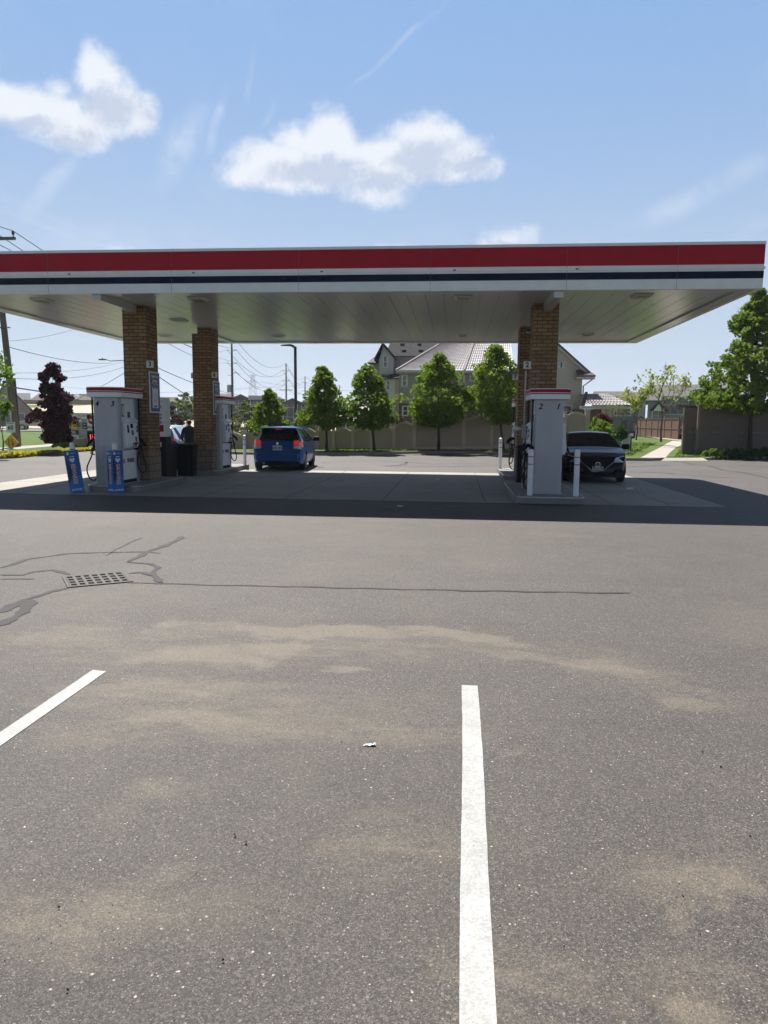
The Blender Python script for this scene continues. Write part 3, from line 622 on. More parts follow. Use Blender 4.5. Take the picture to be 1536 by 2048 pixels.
island('concrete pump island between two white bollards on the right',1.27,2.72,15.68,19.3)
island('small rear right concrete island behind the black bins',1.42,2.72,22.15,25.5)
# ================================================================ PUMPS
def stripes(t,x0,x1,y0,y1,z0,z1):
    # valance with bowed ends: plan outline with curved short sides
    def plan(o):
        p=[]; n=8
        for k in range(n+1):
            u=-1+2*k/n; p.append((x0-o+(x1-x0+2*o)*(u+1)/2,y0-o-.10*(1-u*u)))
        for k in range(n+1):
            u=1-2*k/n; p.append((x0-o+(x1-x0+2*o)*(u+1)/2,y1+o+.10*(1-u*u)))
        return p
    h=z1-z0
    v=obj('valance',MB().prism(plan(0),'z',z0,z1),mWHITE,t,bevel=.004)
    obj('red_stripe',MB().prism(plan(.004),'z',z0+h*.62,z0+h*.93),mRED,v); obj('navy_stripe',MB().prism(plan(.004),'z',z0+h*.47,z0+h*.55),mNAVY,v)
    return v
def nozzle(b,x,y,z,s):
    # s=+1 faces +x
    b.box(x-.05,x+.05,y-.035,y+.035,z-.06,z+.16)
    b.tube([(x,y,z+.14),(x+.09*s,y,z+.20),(x+.20*s,y,z+.10),(x+.24*s,y,z+.02)],[.035,.045,.035,.02],6)
    b.tube([(x+.02*s,y,z+.05),(x+.13*s,y,z-.02),(x+.15*s,y,z-.14),(x+.06*s,y,z-.16)],.016,5)
def pump(label,x,y,nums,both=('-x','+x')):
    # local frame: body centred in x, from y=0 (camera end) to 1.12
    t=thing('fuel_pump',label,'gas pump',(x,y,.15),0,'fuel pumps under the canopy')
    w=.30; D=1.12; H=2.05
    b=MB()
    # grey end columns with narrow ribs
    for ya,yb in((0,.20),(D-.20,D)):
        b.prism([(-w+.03,ya),(w-.03,ya),(w,ya+.03) ,(w,yb),(-w,yb),(-w,ya+.03)],'z',.02,H) if ya==0 else b.prism([(-w,ya),(w,ya),(w,yb-.03),(w-.03,yb),(-w+.03,yb),(-w,yb-.03)],'z',.02,H)
    b.box(-w+.045,w-.045,.20,D-.20,.02,H)
    obj('cabinet',b,mGREYM,t,bevel=.006)
    b=MB()
    for xx in(-.10,-.06,.07,.11): b.box(xx-.004,xx+.004,-.006,.0,.05,.9)
    b.box(-w-.02,w+.02,-.02,D+.02,.0,.02)
    obj('trim',b,mGREYM,t)
    stripes(t,-.42,.42,-.04,D+.04,H,H+.23)
    text('pump_number',nums[0],.17,mNAVY,t,face((-.205,-.002,H-.16),'-y'),shear=.25,bold=.004); text('pump_number',nums[1],.17,mNAVY,t,face((.17,-.002,H-.16),'-y'),shear=.25,bold=.004)
    for s,num in((-1,nums[0]),(1,nums[1])):
        fc='+x' if s>0 else '-x'
        X=lambda v:v*s
        def bx(b,a0,a1,*r): 
            lo,hi=sorted((a0*s,a1*s)); b.box(lo,hi,*r)
        b=MB(); bx(b,w-.045,w-.02,.20,D-.20,1.45,H-.02); pn=obj('display_panel',b,mPANEL,t)
        b=MB(); bx(b,w-.019,w-.010,.25,.36,1.60,1.90); obj('notice',b,mINK,pn); b=MB(); bx(b,w-.019,w-.010,.55,.68,1.55,1.72); obj('notice',b,mINK,pn)
        b=MB(); bx(b,w-.0095,w-.0085,.27,.34,1.63,1.87); obj('notice_sheet',b,mPANEL,pn)
        # lower door with the maker name
        b=MB(); bx(b,w-.045,w+.005,.20,D-.20,.10,.80); dr=obj('lower_door',b,mWHITE,t,bevel=.006)
        b=MB(); bx(b,w-.03,w,.20,D-.20,.0,.10); obj('plinth',b,mBLK,t)
        text('lettering','PIONEER',.135,mINK,dr,face((X(w+.006),(.60),.55),fc),sx=.72,bold=.004)
        b=MB(); yy=.25 if s>0 else .90
        b.lathe([(.055,-.001),(.055,.001)],(X(w+.0065),yy,.55),14,'x'); obj('logo_disc',b,mRED,dr)
        b=MB(); b.add([(X(w+.009),yy-.035,.55),(X(w+.009),yy+.045,.585),(X(w+.009),yy+.045,.515)],[(0,1,2)]); obj('logo_arrow',b,mWHITE,dr)
        # bulging console, profile in x-z
        prof=[(w-.02,.83),(w+.09,.86),(w+.12,.98),(w+.085,1.42),(w+.045,1.50),(w-.02,1.50)]
        b=MB(); b.prism([(px*s,pz) for px,pz in prof],'y',.23,.86); cs=obj('console',b,mWHITE,t,bevel=.012)
        b=MB(); b.prism([(px*s,pz) for px,pz in[(w-.02,1.44),(w+.10,1.46),(w+.12,1.50),(w+.02,1.58),(w-.02,1.56)]],'y',.38,.84); obj('hood',b,mWHITE,cs,bevel=.01)
        def slab(name,y0,y1,z0,z1,m,off=.004):
            xf=lambda z:(w+.12-(z-.98)*(.035/.44) if z>.98 else w+.09+(z-.86)*.03/.12)
            vv=[(s*(xf(z0)+off),y0,z0),(s*(xf(z0)+off),y1,z0),(s*(xf(z1)+off),y1,z1),(s*(xf(z1)+off),y0,z1)]
            vv+= [(v[0]-s*.02,v[1],v[2]) for v in vv]
            bb=MB(); bb.add(vv,[(0,1,2,3),(4,7,6,5),(0,4,5,1),(1,5,6,2),(2,6,7,3),(3,7,4,0)]); return obj(name,bb,m,cs)
        slab('sale_screen',.46,.60,1.33,1.43,mSCREEN); slab('card_reader',.48,.60,1.16,1.28,mGREYD); slab('side_label',.27,.36,1.22,1.40,mNAVY); slab('keypad',.66,.74,1.0,1.12,mBLK); slab('grade_panel',.54,.80,.88,.985,mBLK,.006)
        for q in range(3): slab('grade_button',.56+q*.085,.62+q*.085,.895,.94,(mWHITE,mRED,mWHITE)[q],.012)
        slab('star_sticker',.60,.72,.945,.98,mRED,.009)
        text('number',num,.20,mINK,cs,face((X(w+.113),.78,1.30),fc),bold=.006)
        # hose mast and hose, nozzle on the far end of the face
        for ye,k in((D-.10,0),(.09,1)) :
            if k==1 and s>0: continue
            hx=w+.06
            b=MB(); b.tube([(X(hx),ye,H),(X(hx),ye,1.15)],.022,6); 
            pts=[]
            if k==0: ctrl=[(hx,ye,1.15),(hx+.03,ye+.03,.8),(hx+.10,ye+.12,.35),(hx+.04,ye+.05,.22),(hx-.01,ye-.12,.40),(hx+.02,ye-.14,.80)]
            else: ctrl=[(hx,ye,1.15),(hx+.02,ye-.03,.75),(hx+.17,ye-.04,.38),(hx+.10,ye-.02,.12),(hx-.03,ye+.02,.14),(hx-.05,ye+.06,.5)]
            C_=[Vector((X(a),c2,z)) for a,c2,z in ctrl]
            for i in range(len(C_)-1):
                p0=C_[max(i-1,0)];p1=C_[i];p2=C_[i+1];p3=C_[min(i+2,len(C_)-1)]
                for q in range(5):
                    u=q/5; pts.append(.5*((2*p1)+(p2-p0)*u+(2*p0-5*p1+4*p2-p3)*u*u+(3*p1-p0-3*p2+p3)*u**3))
            pts.append(C_[-1])
            b.tube(pts,.017,6); hs=obj('hose',b,mRUB,t,smooth=True)
            b=MB(); nozzle(b,X(w+.03),ye-.13 if k==0 else ye+.08,.86,s); obj('nozzle',b,mBLK,hs)
    return t
pump('front left pump with end numbers 4 and 3 behind two blue banner boxes',-8.16,16.72,('4','3'))
pump('rear left pump seen past the second brick column and its poster',-7.62,22.62,('6','5'))
pump('front right pump with end numbers 2 and 1 between two white bollards',2.01,16.40,('2','1'))
pump('rear right pump mostly hidden behind the right brick columns',2.20,23.35,('8','7'))
# ================================================================ BOLLARDS, BANNERS
def bollard(label,x,y,h,lean=0.):
    t=thing('bollard',label,'bollard',(x,y,.0),0,'white safety bollards')
    obj('post',MB().lathe([(.058,0),(.058,h-.06),(.052,h-.02),(.034,h-.004),(.006,h)],n=18),mWHITE,t,smooth=True,auto=True)
    for z in(.17,.33): obj('red_band',MB().lathe([(.0592,h-z),(.0592,h-z+.018)],n=18),mRED,t)
bollard('white bollard with red bands at left front corner of right pump',1.60,16.02,1.14); bollard('white bollard with red bands at right front corner of right pump',2.57,16.02,1.14)
bollard('white bollard on the rear left island beside the blue hatchback',-7.33,25.3,1.18); bollard('white bollard on the rear right island beside the pump 7 hoses',1.50,25.2,1.18)
bollard('white bollard standing out of the leaning blue banner box',-8.80,16.33,1.15); bollard('white bollard standing out of the upright blue banner box',-7.78,16.33,1.15)
def banner(label,cat,x,y,lean,rz,words,w=.15,h=.97):
    t=thing('banner_box',label,cat,(x,y,.006),rz,'blue banner boxes round the bollards'); t.rotation_euler=(0,lean,rz)
    b=MB()
    for a in((-w,w,-w,-w+.006),(-w,w,w-.006,w),(-w,-w+.006,-w+.006,w-.006),(w-.006,w,-w+.006,w-.006)): b.box(*a,0,h)
    obj('sleeve',b,mBLUE,t)
    def decal(fc,wd):
        f=(lambda u,z,o=.002:(u,-w-o,z)) if fc=='-y' else (lambda u,z,o=.002:(w+o,u,z))
        b=MB(); b.add([f(-w+.004,.80),f(-w+.004,.25),f(.0,.47),f(w-.02,.62)][:3],[(0,1,2)]); obj('dark_facet',b,mBLUED,t)
        b=MB(); b.add([f(-w+.004,.004),f(w-.004,.004),f(w-.004,.44),f(-w+.004,.22)],[(0,1,2,3)]); obj('light_facet',b,mBLUE2,t)
        b=MB(); b.add([f(-.10,.88,.003),f(-.05,.88,.003),f(-.05,.94,.003),f(-.10,.94,.003)],[(0,1,2,3)]); b.box(*( (-.02,.09,-w-.004,-w-.003,.915,.92) if fc=='-y' else (w+.003,w+.004,-.02,.09,.915,.92))); b.box(*( (-.02,.06,-w-.004,-w-.003,.895,.90) if fc=='-y' else (w+.003,w+.004,-.02,.06,.895,.90)))
        obj('small_print',b,mPOSTW,t)
        text('word','I',.13,mPOSTW,t,face(f(.0,.835,.003),fc,-PI/2),bold=.002)
        hp=[]
        for k in range(20):
            a=2*PI*k/20; hp.append((.0042*16*math.sin(a)**3*.9,.0042*(13*math.cos(a)-5*math.cos(2*a)-2*math.cos(3*a)-math.cos(4*a))))
        b=MB(); b.add([f(v_,.755-u_*1.0+0,.003) if False else f(u_,.755+v_*.95,.003) for u_,v_ in hp],[tuple(range(20))]); obj('heart',b,mPOSTW,t)
        text('word',wd,.125,mPEACH,t,face(f(.0,.67,.003),fc,-PI/2),align='LEFT',bold=.004,sx=.80 if len(wd)<9 else .62)
        text('footer','JOURNIE',.055,mPOSTW,t,face(f(.0,.075,.003),fc),shear=.3,bold=.001)
    decal('-y',words[0]); decal('+x',words[1])
    return t
banner('blue banner box leaning left, reading REWARDS down its front','banner',-8.68,16.27,R(-6.5),R(27),('REWARDS','GAS SAVINGS'))
banner('upright blue banner box seen corner-on in front of the left pump, reading GAS SAVINGS','banner',-7.75,16.27,R(-1.0),R(-36),('REWARDS','GAS SAVINGS'),w=.125)
# ================================================================ NUMBER PLATES, POSTERS on the columns
def plate(label,x,y,z,num,s=.17):
    t=thing('number_sign',label,'number sign',(x,y,z),0,'square number signs on the brick columns')
    obj('plate',MB().box(-s/2,s/2,-.02,.02,-s/2,s/2),P('plate_grey',(.66,.65,.61),.5),t)
    text('number',num,.165,mINK,t,face((0,-.0215,0),'-y'),bold=.005)
plate('small square sign with black number 3 on front left brick column',-7.555,17.93,3.045,'3'); plate('small square sign with black number 2 left of front right brick column',1.635,17.93,3.04,'2')
plate('small square sign with black number 1 right of front right brick column',2.42,17.93,3.04,'1'); plate('small square sign with black number 6 on rear left brick column',-7.35,22.24,3.05,'6'); plate('small square sign with black number 7 on rear right brick column',1.70,22.28,3.02,'7')
plate('blank edge of a square sign left of rear left brick column',-8.13,22.6,3.05,'5')
def poster(label,x,y0,y1,z0,z1):
    t=thing('poster',label,'poster',(x,(y0+y1)/2,z0),0,'framed posters on the left brick columns')
    d=(y1-y0)/2; h=z1-z0
    obj('frame',MB().box(.002,.03,-d,d,0,h),mPOSTW,t,bevel=.004)
    obj('sheet',MB().box(.0305,.033,-d+.03,d-.03,.03,h-.03),mPOSTB,t)
    obj('figure',MB().box(.0335,.0345,-d*.58,d*.58,.12,h*.60),mPOSTW,t)
    b=MB()
    for k in range(7):
        yy=-d*.6+k*d*.2; zz=h*(.60+.06*((k*5)%3)); b.box(.035,.036,yy-.018,yy+.018,zz,zz+.05)
    obj('sparks',b,mPOSTW,t)
    obj('drop',MB().lathe([(.0,-.001),(.001,.001)],(.035,0,h*.3),3,'x') if False else MB().add([(.036,.07*math.sin(a)*(1 if math.cos(a)<0 else .9),h*.36+.10*math.cos(a)) for a in[2*PI*k/16 for k in range(16)]]+[(.036,.045*math.sin(a),h*.37+.07*math.cos(a)) for a in[2*PI*k/16 for k in range(16)]],[(k,(k+1)%16,16+(k+1)%16,16+k) for k in range(16)]),mGOLD,t)
    text('headline','Spend Less',.105,mPOSTW,t,face((.0335,0,h-.11),'+x'),sx=.86,bold=.002); text('headline','On Gas',.105,mPOSTW,t,face((.0335,0,h-.22),'+x'),sx=.86,bold=.002)
    obj('rule',MB().box(.0335,.0345,-d*.72,d*.72,h-.30,h-.292),mPOSTW,t)
    text('footer','JOURNIE',.05,mNAVY,t,face((.0352,0,.16),'+x'),bold=.001)
poster('blue and white poster reading Spend Less On Gas on front left column',-7.65,18.03,18.66,1.86,2.88)
poster('blue and white poster reading On Gas on the rear left brick column',-7.46,22.36,22.98,1.86,2.88)
# camera on the column
t=thing('security_camera','small white dome camera on the side of the rear left column','camera',(-7.46,22.7,1.62)); obj('dome',MB().lathe([(.02,0),(.07,.01),(.07,.06),(.05,.10),(.02,.13)],axis='x'),mWHITE,t,smooth=True); obj('lens',MB().lathe([(.03,.11),(.02,.135)],axis='x'),mBLK,t)
t=thing('notice_stickers','small pale stickers on the rear left brick column','sticker',(-7.458,22.5,1.25)); b=MB(); b.box(.0,.006,.0,.36,.0,.06); obj('sticker_strip',b,P('sticker_brown',(.33,.27,.2),.6),t)
# conduit pipes by the right column
t=thing('conduit_pipe','thin pale conduit pipe beside the front right brick column','pipe',(1.60,17.85,.15)); obj('pipe',MB().tube([(0,0,0),(0,0,2.75)],.02,8),mGREYM,t); obj('box',MB().box(-.05,.05,-.05,.05,1.2,1.5),mGREYM,t)
# ================================================================ BINS etc
def bin_(label,x,y,w,d,h,rz=0,z=.0,dome=True,cat='trash bin'):
    t=thing('waste_bin',label,cat,(x,y,z),rz,'black service bins between the columns')
    obj('bin_body',MB().add([(-w*.42,-d*.42,0),(w*.42,-d*.42,0),(w*.42,d*.42,0),(-w*.42,d*.42,0),(-w/2,-d/2,h),(w/2,-d/2,h),(w/2,d/2,h),(-w/2,d/2,h)],[(0,3,2,1),(4,5,6,7),(0,1,5,4),(1,2,6,5),(2,3,7,6),(3,0,4,7)]),mBLK,t,bevel=.03)
    if dome:
        b=MB(); pr=[]
        for k in range(9): a=PI*k/8; pr.append((-math.cos(a)*w*.52,h+math.sin(a)*.20))
        b.prism([(-w*.52,h-.03)]+pr+[(w*.52,h-.03)],'y',-d*.52,d*.52); l=obj('lid',b,mBLK,t,bevel=.01)
        obj('flap',MB().box(-w*.25,w*.25,-d*.53,-d*.521,h-.01,h+.12),mGREYD,l)
    else:
        b=MB(); b.box(-w*.52,w*.52,-d*.52,d*.52,h,h+.05); b.box(-w*.4,w*.4,-d*.4,d*.4,h+.05,h+.09); obj('lid',b,mBLK,t,bevel=.01)
    return t
bin_('large black domed bin with a crumpled paper bag on its lid',-8.55,21.05,.72,.62,.92)
bin_('black low service cabinet against the rear left column base',-8.10,21.75,.55,.45,.88,dome=False,cat='cabinet')
bin_('tall narrow black bin nearest the front right brick column',1.72,19.9,.24,.38,1.02,R(4),dome=False)
bin_('tall narrow black bin behind its twin at the right column',1.90,20.5,.24,.40,1.02,R(4),dome=False)
bin_('small black bin with open slot beside the rear right column',2.25,20.9,.45,.45,.95,dome=True)
t=thing('paper_bag','crumpled white paper bag lying on the domed black bin','paper bag',(-8.62,20.95,1.115)); b=MB()
for k in range(7):
    a=k*.9; b.box(-.2+k*.055,-.14+k*.055,-.07,.07,-.02+.02*math.sin(a),.02+.03*math.sin(a+1))
obj('bag',b,mPAPER,t,bevel=.01)
t=thing('squeegee_bucket','dark blue bucket with a red squeegee handle in front of bin','bucket',(-8.30,20.35,.0)); obj('bucket',MB().lathe([(.11,0),(.14,.28),(.15,.28),(.15,.30)],n=14),P('bucket_blue',(.02,.04,.10),.5),t); obj('handle',MB().tube([(0,0,.1),(.10,.05,.75)],.012,6),mRED,t)
# white topped service tower behind the first column
t=thing('service_tower','tall white topped black tower with red square behind front left column','service tower',(-8.42,19.75,.0))
obj('black_base',MB().box(-.40,.56,-.2,.2,0,1.22),mBLK,t,bevel=.02)
w_=obj('white_cabinet',MB().box(-.34,.57,-.17,.17,1.22,2.28),mPANEL,t,bevel=.03)
obj('red_square',MB().box(.30,.50,-.1735,-.1705,1.36,1.54),mRED,w_)
obj('top_line',MB().box(.24,.52,-.1735,-.1705,2.18,2.188),mINK,w_)
for s_,z_,m_,q_ in(('PIONEER',2.02,mINK,.10),('FIELD',1.82,mINK,.06),('WASHER',1.72,mBLUE2,.095),('WATER',1.61,mBLUE2,.08)): text('lettering',s_,q_,m_,w_,face((.46,-.172,z_),'-y'),align='RIGHT',bold=.003)
obj('paper_holder',MB().box(.28,.44,-.26,-.20,.95,1.08),mPANEL,t)
t=thing('towel_dispenser','small oval white towel dispenser on the right brick column','dispenser',(1.45,18.1,1.55)); obj('shell',MB().lathe([(.01,-.11),(.035,-.09),(.05,0),(.035,.09),(.01,.11)],axis='x',n=14),mWHITE,t,smooth=True); obj('bracket',MB().box(.0,.28,-.02,.02,-.02,.02),mGREYM,t)
# ================================================================ CARS
def interp(tab,x):
    xs=[a for a,_ in tab]; ys=[b for _,b in tab]
    return float(np.interp(x,xs,ys))
def car(name,label,cat,loc,rotz,S,paint):
    """local frame: +x is the front. S: silhouette tables"""
    t=thing(name,label,cat,loc,rotz)
    L=S['L']; Wd=S['W']/2; top=S['top']; bot=S['bot']; belt=S['belt']; roofw=S['roofw']; 
    dx=.035; n=int(L/dx)
    # cluster stations near both ends
    xs=[0.];
    for i in range(1,n): xs.append(L*i/n)
    xs=sorted(set([round(v,4) for v in xs]+[.005,.012,.02,.05,.08,L-.005,L-.012,L-.02,L-.05,L-.08,L])) 
    def taper(x):
        e0,e1=S['tap']; 
        a=min(1,x/e0); b=min(1,(L-x)/e1)
        return (1-S['cut'][0]*(1-a)**2.2)*(1-S['cut'][1]*(1-b)**2.2)
    def zt(x): return interp(top,x)
    def halfw(x,z):
        zb=interp(belt,x); tp=taper(x)
        if z<=zb:
            u=(z-.25)/(zb-.25); v=Wd*(.93+.07*math.sin(PI*min(1,max(0,u*.75+.12)))**.8)
            if z<.32: v*=.965+.035*(max(0,z-.18)/.14)
            return v*tp
        f=(z-zb)/(max(interp(S['rooftop'],x)-zb,.05)); f=min(1,f)
        return (Wd*(.985)*(1-f)+roofw*f-.02*math.sin(PI*f)*-1)*tp
    def bow(x):
        a=max(0,1-x/.7); b=max(0,1-(L-x)/.9)
        return S['bow'][0]*a**1.3-S['bow'][1]*b**1.3
    groups={}
    def put(g,quad):
        mb=groups.setdefault(g,MB()); mb.add(quad,[(0,1,2,3)])
    nz=30; side=[]
    for x in xs:
        z0=interp(bot,x); z1=zt(x); r=.05
        row=[]
        for j in range(nz+1):
            z=z0+(z1-z0)*j/nz; y=halfw(x,z); row.append((x+bow(x),y,z))
        side.append(row)
    wr=S['wr']; AX=S['axles']
    for i in range(len(xs)-1):
        for j in range(nz):
            q=[side[i][j],side[i+1][j],side[i+1][j+1],side[i][j+1]]
            cx=(xs[i]+xs[i+1])/2; cz=sum(p[2] for p in q)/4
            if any((cx-a)**2+(cz-wr)**2<(wr+.055)**2 for a in AX): continue
            g=S['side'](cx,cz)
            put(g,q); put(g,[(p[0],-p[1],p[2]) for p in q][::-1])
    nu=24
    for i in range(len(xs)-1):
        for k in range(nu):
            u0,u1=-1+2*k/nu,-1+2*(k+1)/nu; q=[]
            for x,u in((xs[i],u0),(xs[i+1],u0),(xs[i+1],u1),(xs[i],u1)):
                z=zt(x); w=halfw(x,z); cr=S['crown']*(1-u*u)*min(1,max(0,(z-.6)/.3))
                q.append((x+bow(x)*u*u,w*u,z+cr))
            cx=(xs[i]+xs[i+1])/2; cz=(zt(xs[i])+zt(xs[i+1]))/2
            put(S['topf'](cx,cz,(u0+u1)/2),q[::-1])
    # floor
    b=MB(); b.box(.15,L-.15,-Wd*.8,Wd*.8,.17,.30); put_=obj('underbody',b,mRUB,t)
    mm={'body':paint,'glass':mCGLASS,'black':mBLK,'tail':mTAIL,'tailc':mTAILC,'head':mHEAD,'grille':mBLK,'dark':mBLK}
    nm={'body':'body','glass':'window_glass','black':'black_trim','tail':'taillight','tailc':'taillight_lens','head':'headlight','grille':'grille','dark':'bumper_insert'}
    parts={}
    for g,mb in groups.items():
        # merge duplicate verts for smooth shading
        key={};vv=[];mp=[]
        for v in mb.v:
            kx=(round(v[0],4),round(v[1],4),round(v[2],4))
            if kx not in key: key[kx]=len(vv); vv.append(v)
            mp.append(key[kx])
        m2=MB(); m2.v=vv
        for f in mb.f:
            ff=[]; [ff.append(mp[i]) for i in f if mp[i] not in ff]
            if len(ff)>2: m2.f.append(tuple(ff)); m2.mi.append(0)
        if g!='body':
            par=list(range(len(m2.v)))
            def fd(i):
                while par[i]!=i: par[i]=par[par[i]]; i=par[i]
                return i
            for f in m2.f:
                for i in f[1:]: par[fd(i)]=fd(f[0])
            cs={}
            for f in m2.f: cs.setdefault(fd(f[0]),[]).append(f)
            for fs in cs.values():
                if len(fs)<3: parts.setdefault('small',[]).extend([(m2.v,f) for f in fs]); continue
                ids=sorted({i for f in fs for i in f}); ix={v:k for k,v in enumerate(ids)}; m3=MB(); m3.v=[m2.v[i] for i in ids]; m3.f=[tuple(ix[i] for i in f) for f in fs]; m3.mi=[0]*len(fs)
                obj(nm[g],m3,mm[g],t,smooth=True)
            continue
        parts[g]=obj(nm[g],m2,mm[g],t,smooth=True,auto=True)
    # interior
    b=MB(); 
    for x_,y_ in S['seats']:
        b.box(x_-.06,x_+.06,y_-.24,y_+.24,.5,1.02); b.box(x_-.04,x_+.04,y_-.12,y_+.12,1.02,1.18); b.box(x_,x_+.45,y_-.24,y_+.24,.42,.55)
    b.box(.4,L-1.4,-Wd*.85,Wd*.85,.32,.45); obj('seats',b,mSEAT,t,bevel=.03)
    # wheels + arches
    for a in AX:
        for s in(1,-1):
            yo=(Wd-.015)*taper(a)*s; w=.20
            wh=thing('wheel',None,None,(a,yo,wr)); 
            for k in('label','category'): 
                if k in wh: del wh[k]
            wh.parent=t
            lo,hi=(-w,0) if s>0 else (0,w)
            obj('tyre',MB().lathe([(wr*.62,lo),(wr*.95,lo+.005),(wr,lo+.03),(wr,hi-.03),(wr*.95,hi-.005),(wr*.62,hi)],n=28,axis='y'),mRUB,wh,smooth=True,auto=True)
            b=MB(); yy=hi-.012 if s>0 else lo+.012; 
            for k in range(5):
                a0=2*PI*k/5
                for da in(-.12,.12):
                    p0=(0,yy,0); p1=(wr*.60*math.cos(a0+da),yy,wr*.60*math.sin(a0+da)); b.tube([p0,p1],.022,5)
            b.lathe([(wr*.14,-.02),(wr*.14,.012)],(0,yy,0),12,'y'); b.lathe([(wr*.66,-.02),(wr*.64,.008),(wr*.58,.008),(wr*.57,-.03)],(0,yy,0),28,'y') 
            obj('rim',b,mSTEEL if S.get('rim') is None else S['rim'],wh)
            obj('disc',MB().lathe([(wr*.56,-.035),(wr*.56,-.03)],(0,yy,0),20,'y'),mGREYD,wh)
        b=MB()
        for s in(1,-1):
            pr=[(a+(wr+.057)*math.cos(q),wr+(wr+.057)*math.sin(q)) for q in np.linspace(-.15,PI+.15,14)]
            y0,y1=sorted(((Wd*.62)*s*taper(a),(Wd-.02)*s*taper(a)))
            for (xa,za),(xb,zb2) in zip(pr[:-1],pr[1:]): b.add([(xa,y0,za),(xb,y0,zb2),(xb,y1,zb2),(xa,y1,za)],[(0,1,2,3)])
            ys=y0 if s>0 else y1
            b.add([(p[0],ys,p[1]) for p in pr],[tuple(range(len(pr)))])
        obj('wheel_arch',b,mBLK,t)
    # mirrors
    mx,mz=S['mirror']
    for s in(1,-1):
        b=MB(); y=Wd*.96*s; b.tube([(mx,y*.97,mz-.05),(mx-.02,y+.09*s,mz)],.02,6); mi=obj('mirror',b,mBLK,t)
        b=MB(); lo,hi=sorted((y+.05*s,y+.27*s)); b.box(mx-.09,mx+.06,lo,hi,mz-.075,mz+.085); obj('mirror_shell',b,S.get('mirc',paint),mi,bevel=.03)
    t['_']=0; del t['_']
    return t,halfw,zt,bow
# --- blue hatchback, seen from behind
top=[(0,.32),(.005,.46),(.02,.60),(.05,.66),(.10,.70),(.14,.95),(.20,1.02),(.30,1.12),(.52,1.375),(.60,1.415),(1.2,1.455),(2.0,1.46),(2.5,1.43),(2.75,1.38),(3.45,1.04),(3.6,.99),(4.0,.86),(4.2,.72),(4.27,.60),(4.30,.30)]
rooft=[(0,1.46),(4.3,1.46)]
def sideb(x,z):
    be=.96+.02*(1-x/4.3)
    if z>.965 and z<1.395 and 0.42<x<3.3:
        if x<1.05: 
            return 'glass' if (x>.62+(z-.97)*.25 and x<1.0) else 'body'
        if x>1.0 and z<interp(top,x)-.06: return 'glass' if not(1.0<x<1.08 or 2.0<x<2.07) else 'black'
    if .10<x<.36 and .80<z<1.03: return 'tail' if z>.86 else 'tailc'
    if x>3.85 and .62<z<.80 : return 'head'
    if z<.24: return 'dark'
    return 'body'
def topb(x,z,u):
    if .22<x<.53 and abs(u)<.86: return 'glass'
    if .19<x<.56: return 'black'
    if 2.78<x<3.42 and abs(u)<.9: return 'glass'
    if .02<x<.20 and .80<z<1.03 and abs(u)>.80: return 'tail' if z>.86 else 'tailc'
    if x<.02 and z<.40: return 'dark'
    return 'body'
SB=dict(L=4.3,W=1.76,top=top,bot=[(0,.30),(.2,.24),(.5,.20),(3.9,.20),(4.3,.28)],belt=[(0,.93),(4.3,.93)],roofw=.53,rooftop=rooft,tap=(.55,.9),cut=(.15,.24),bow=(.16,.18),crown=.03,wr=.31,axles=(.85,3.42),side=sideb,topf=topb,seats=[(1.2,.35),(1.2,-.35),(2.2,.36),(2.2,-.36)],mirror=(3.0,1.02),mirc=mBLK)
t,hw,zt,bw=car('blue_hatchback','bright blue hatchback seen from behind with its red brake lights lit','car',(-5.95,24.35,0),R(94.6),SB,mBLUECAR)
obj('spoiler',MB().prism([(.34,1.415),(.62,1.425),(.72,1.475),(.50,1.475),(.36,1.45)],'y',-.62,.62),mBLUECAR,t,bevel=.012)
obj('brake_light',MB().box(.40,.43,-.10,.10,1.385,1.41),mTAIL,t)
for s in(1,-1): 
    obj('taillight',MB().box(.045,.17,.64*s-.09,.64*s+.09,.855,1.04),mTAIL,t,bevel=.025); obj('reverse_lamp',MB().box(.05,.15,.64*s-.09,.64*s+.09,.75,.85),mTAILC,t,bevel=.02)
obj('hatch_seam',MB().box(.0,.05,-.58,.58,.555,.565),mBLK,t)
pl=obj('license_plate',MB().box(.078,.097,-.155,.155,.70,.86),mPLATE,t)
text('plate_number','CJK 185',.085,mNAVY,pl,face((.0765,0,.775),'-x'),bold=.002)
obj('badge',MB().lathe([(.04,.0),(.04,.012)],(.095,0,.925),12,'x'),mCHROME,t)
obj('antenna',MB().tube([(.75,0,1.46),(.60,0,1.62)],.008,5),mBLK,t)
obj('bumper',MB().prism([(-.03,.36),(.0,.32),(.2,.30),(.25,.58),(.0,.60),(-.035,.55)],'y',-.70,.70),mBLUECAR,t,bevel=.03)
obj('exhaust',MB().tube([(-.01,.45,.27),(.3,.45,.27)],.03,8),mSTEEL,t)
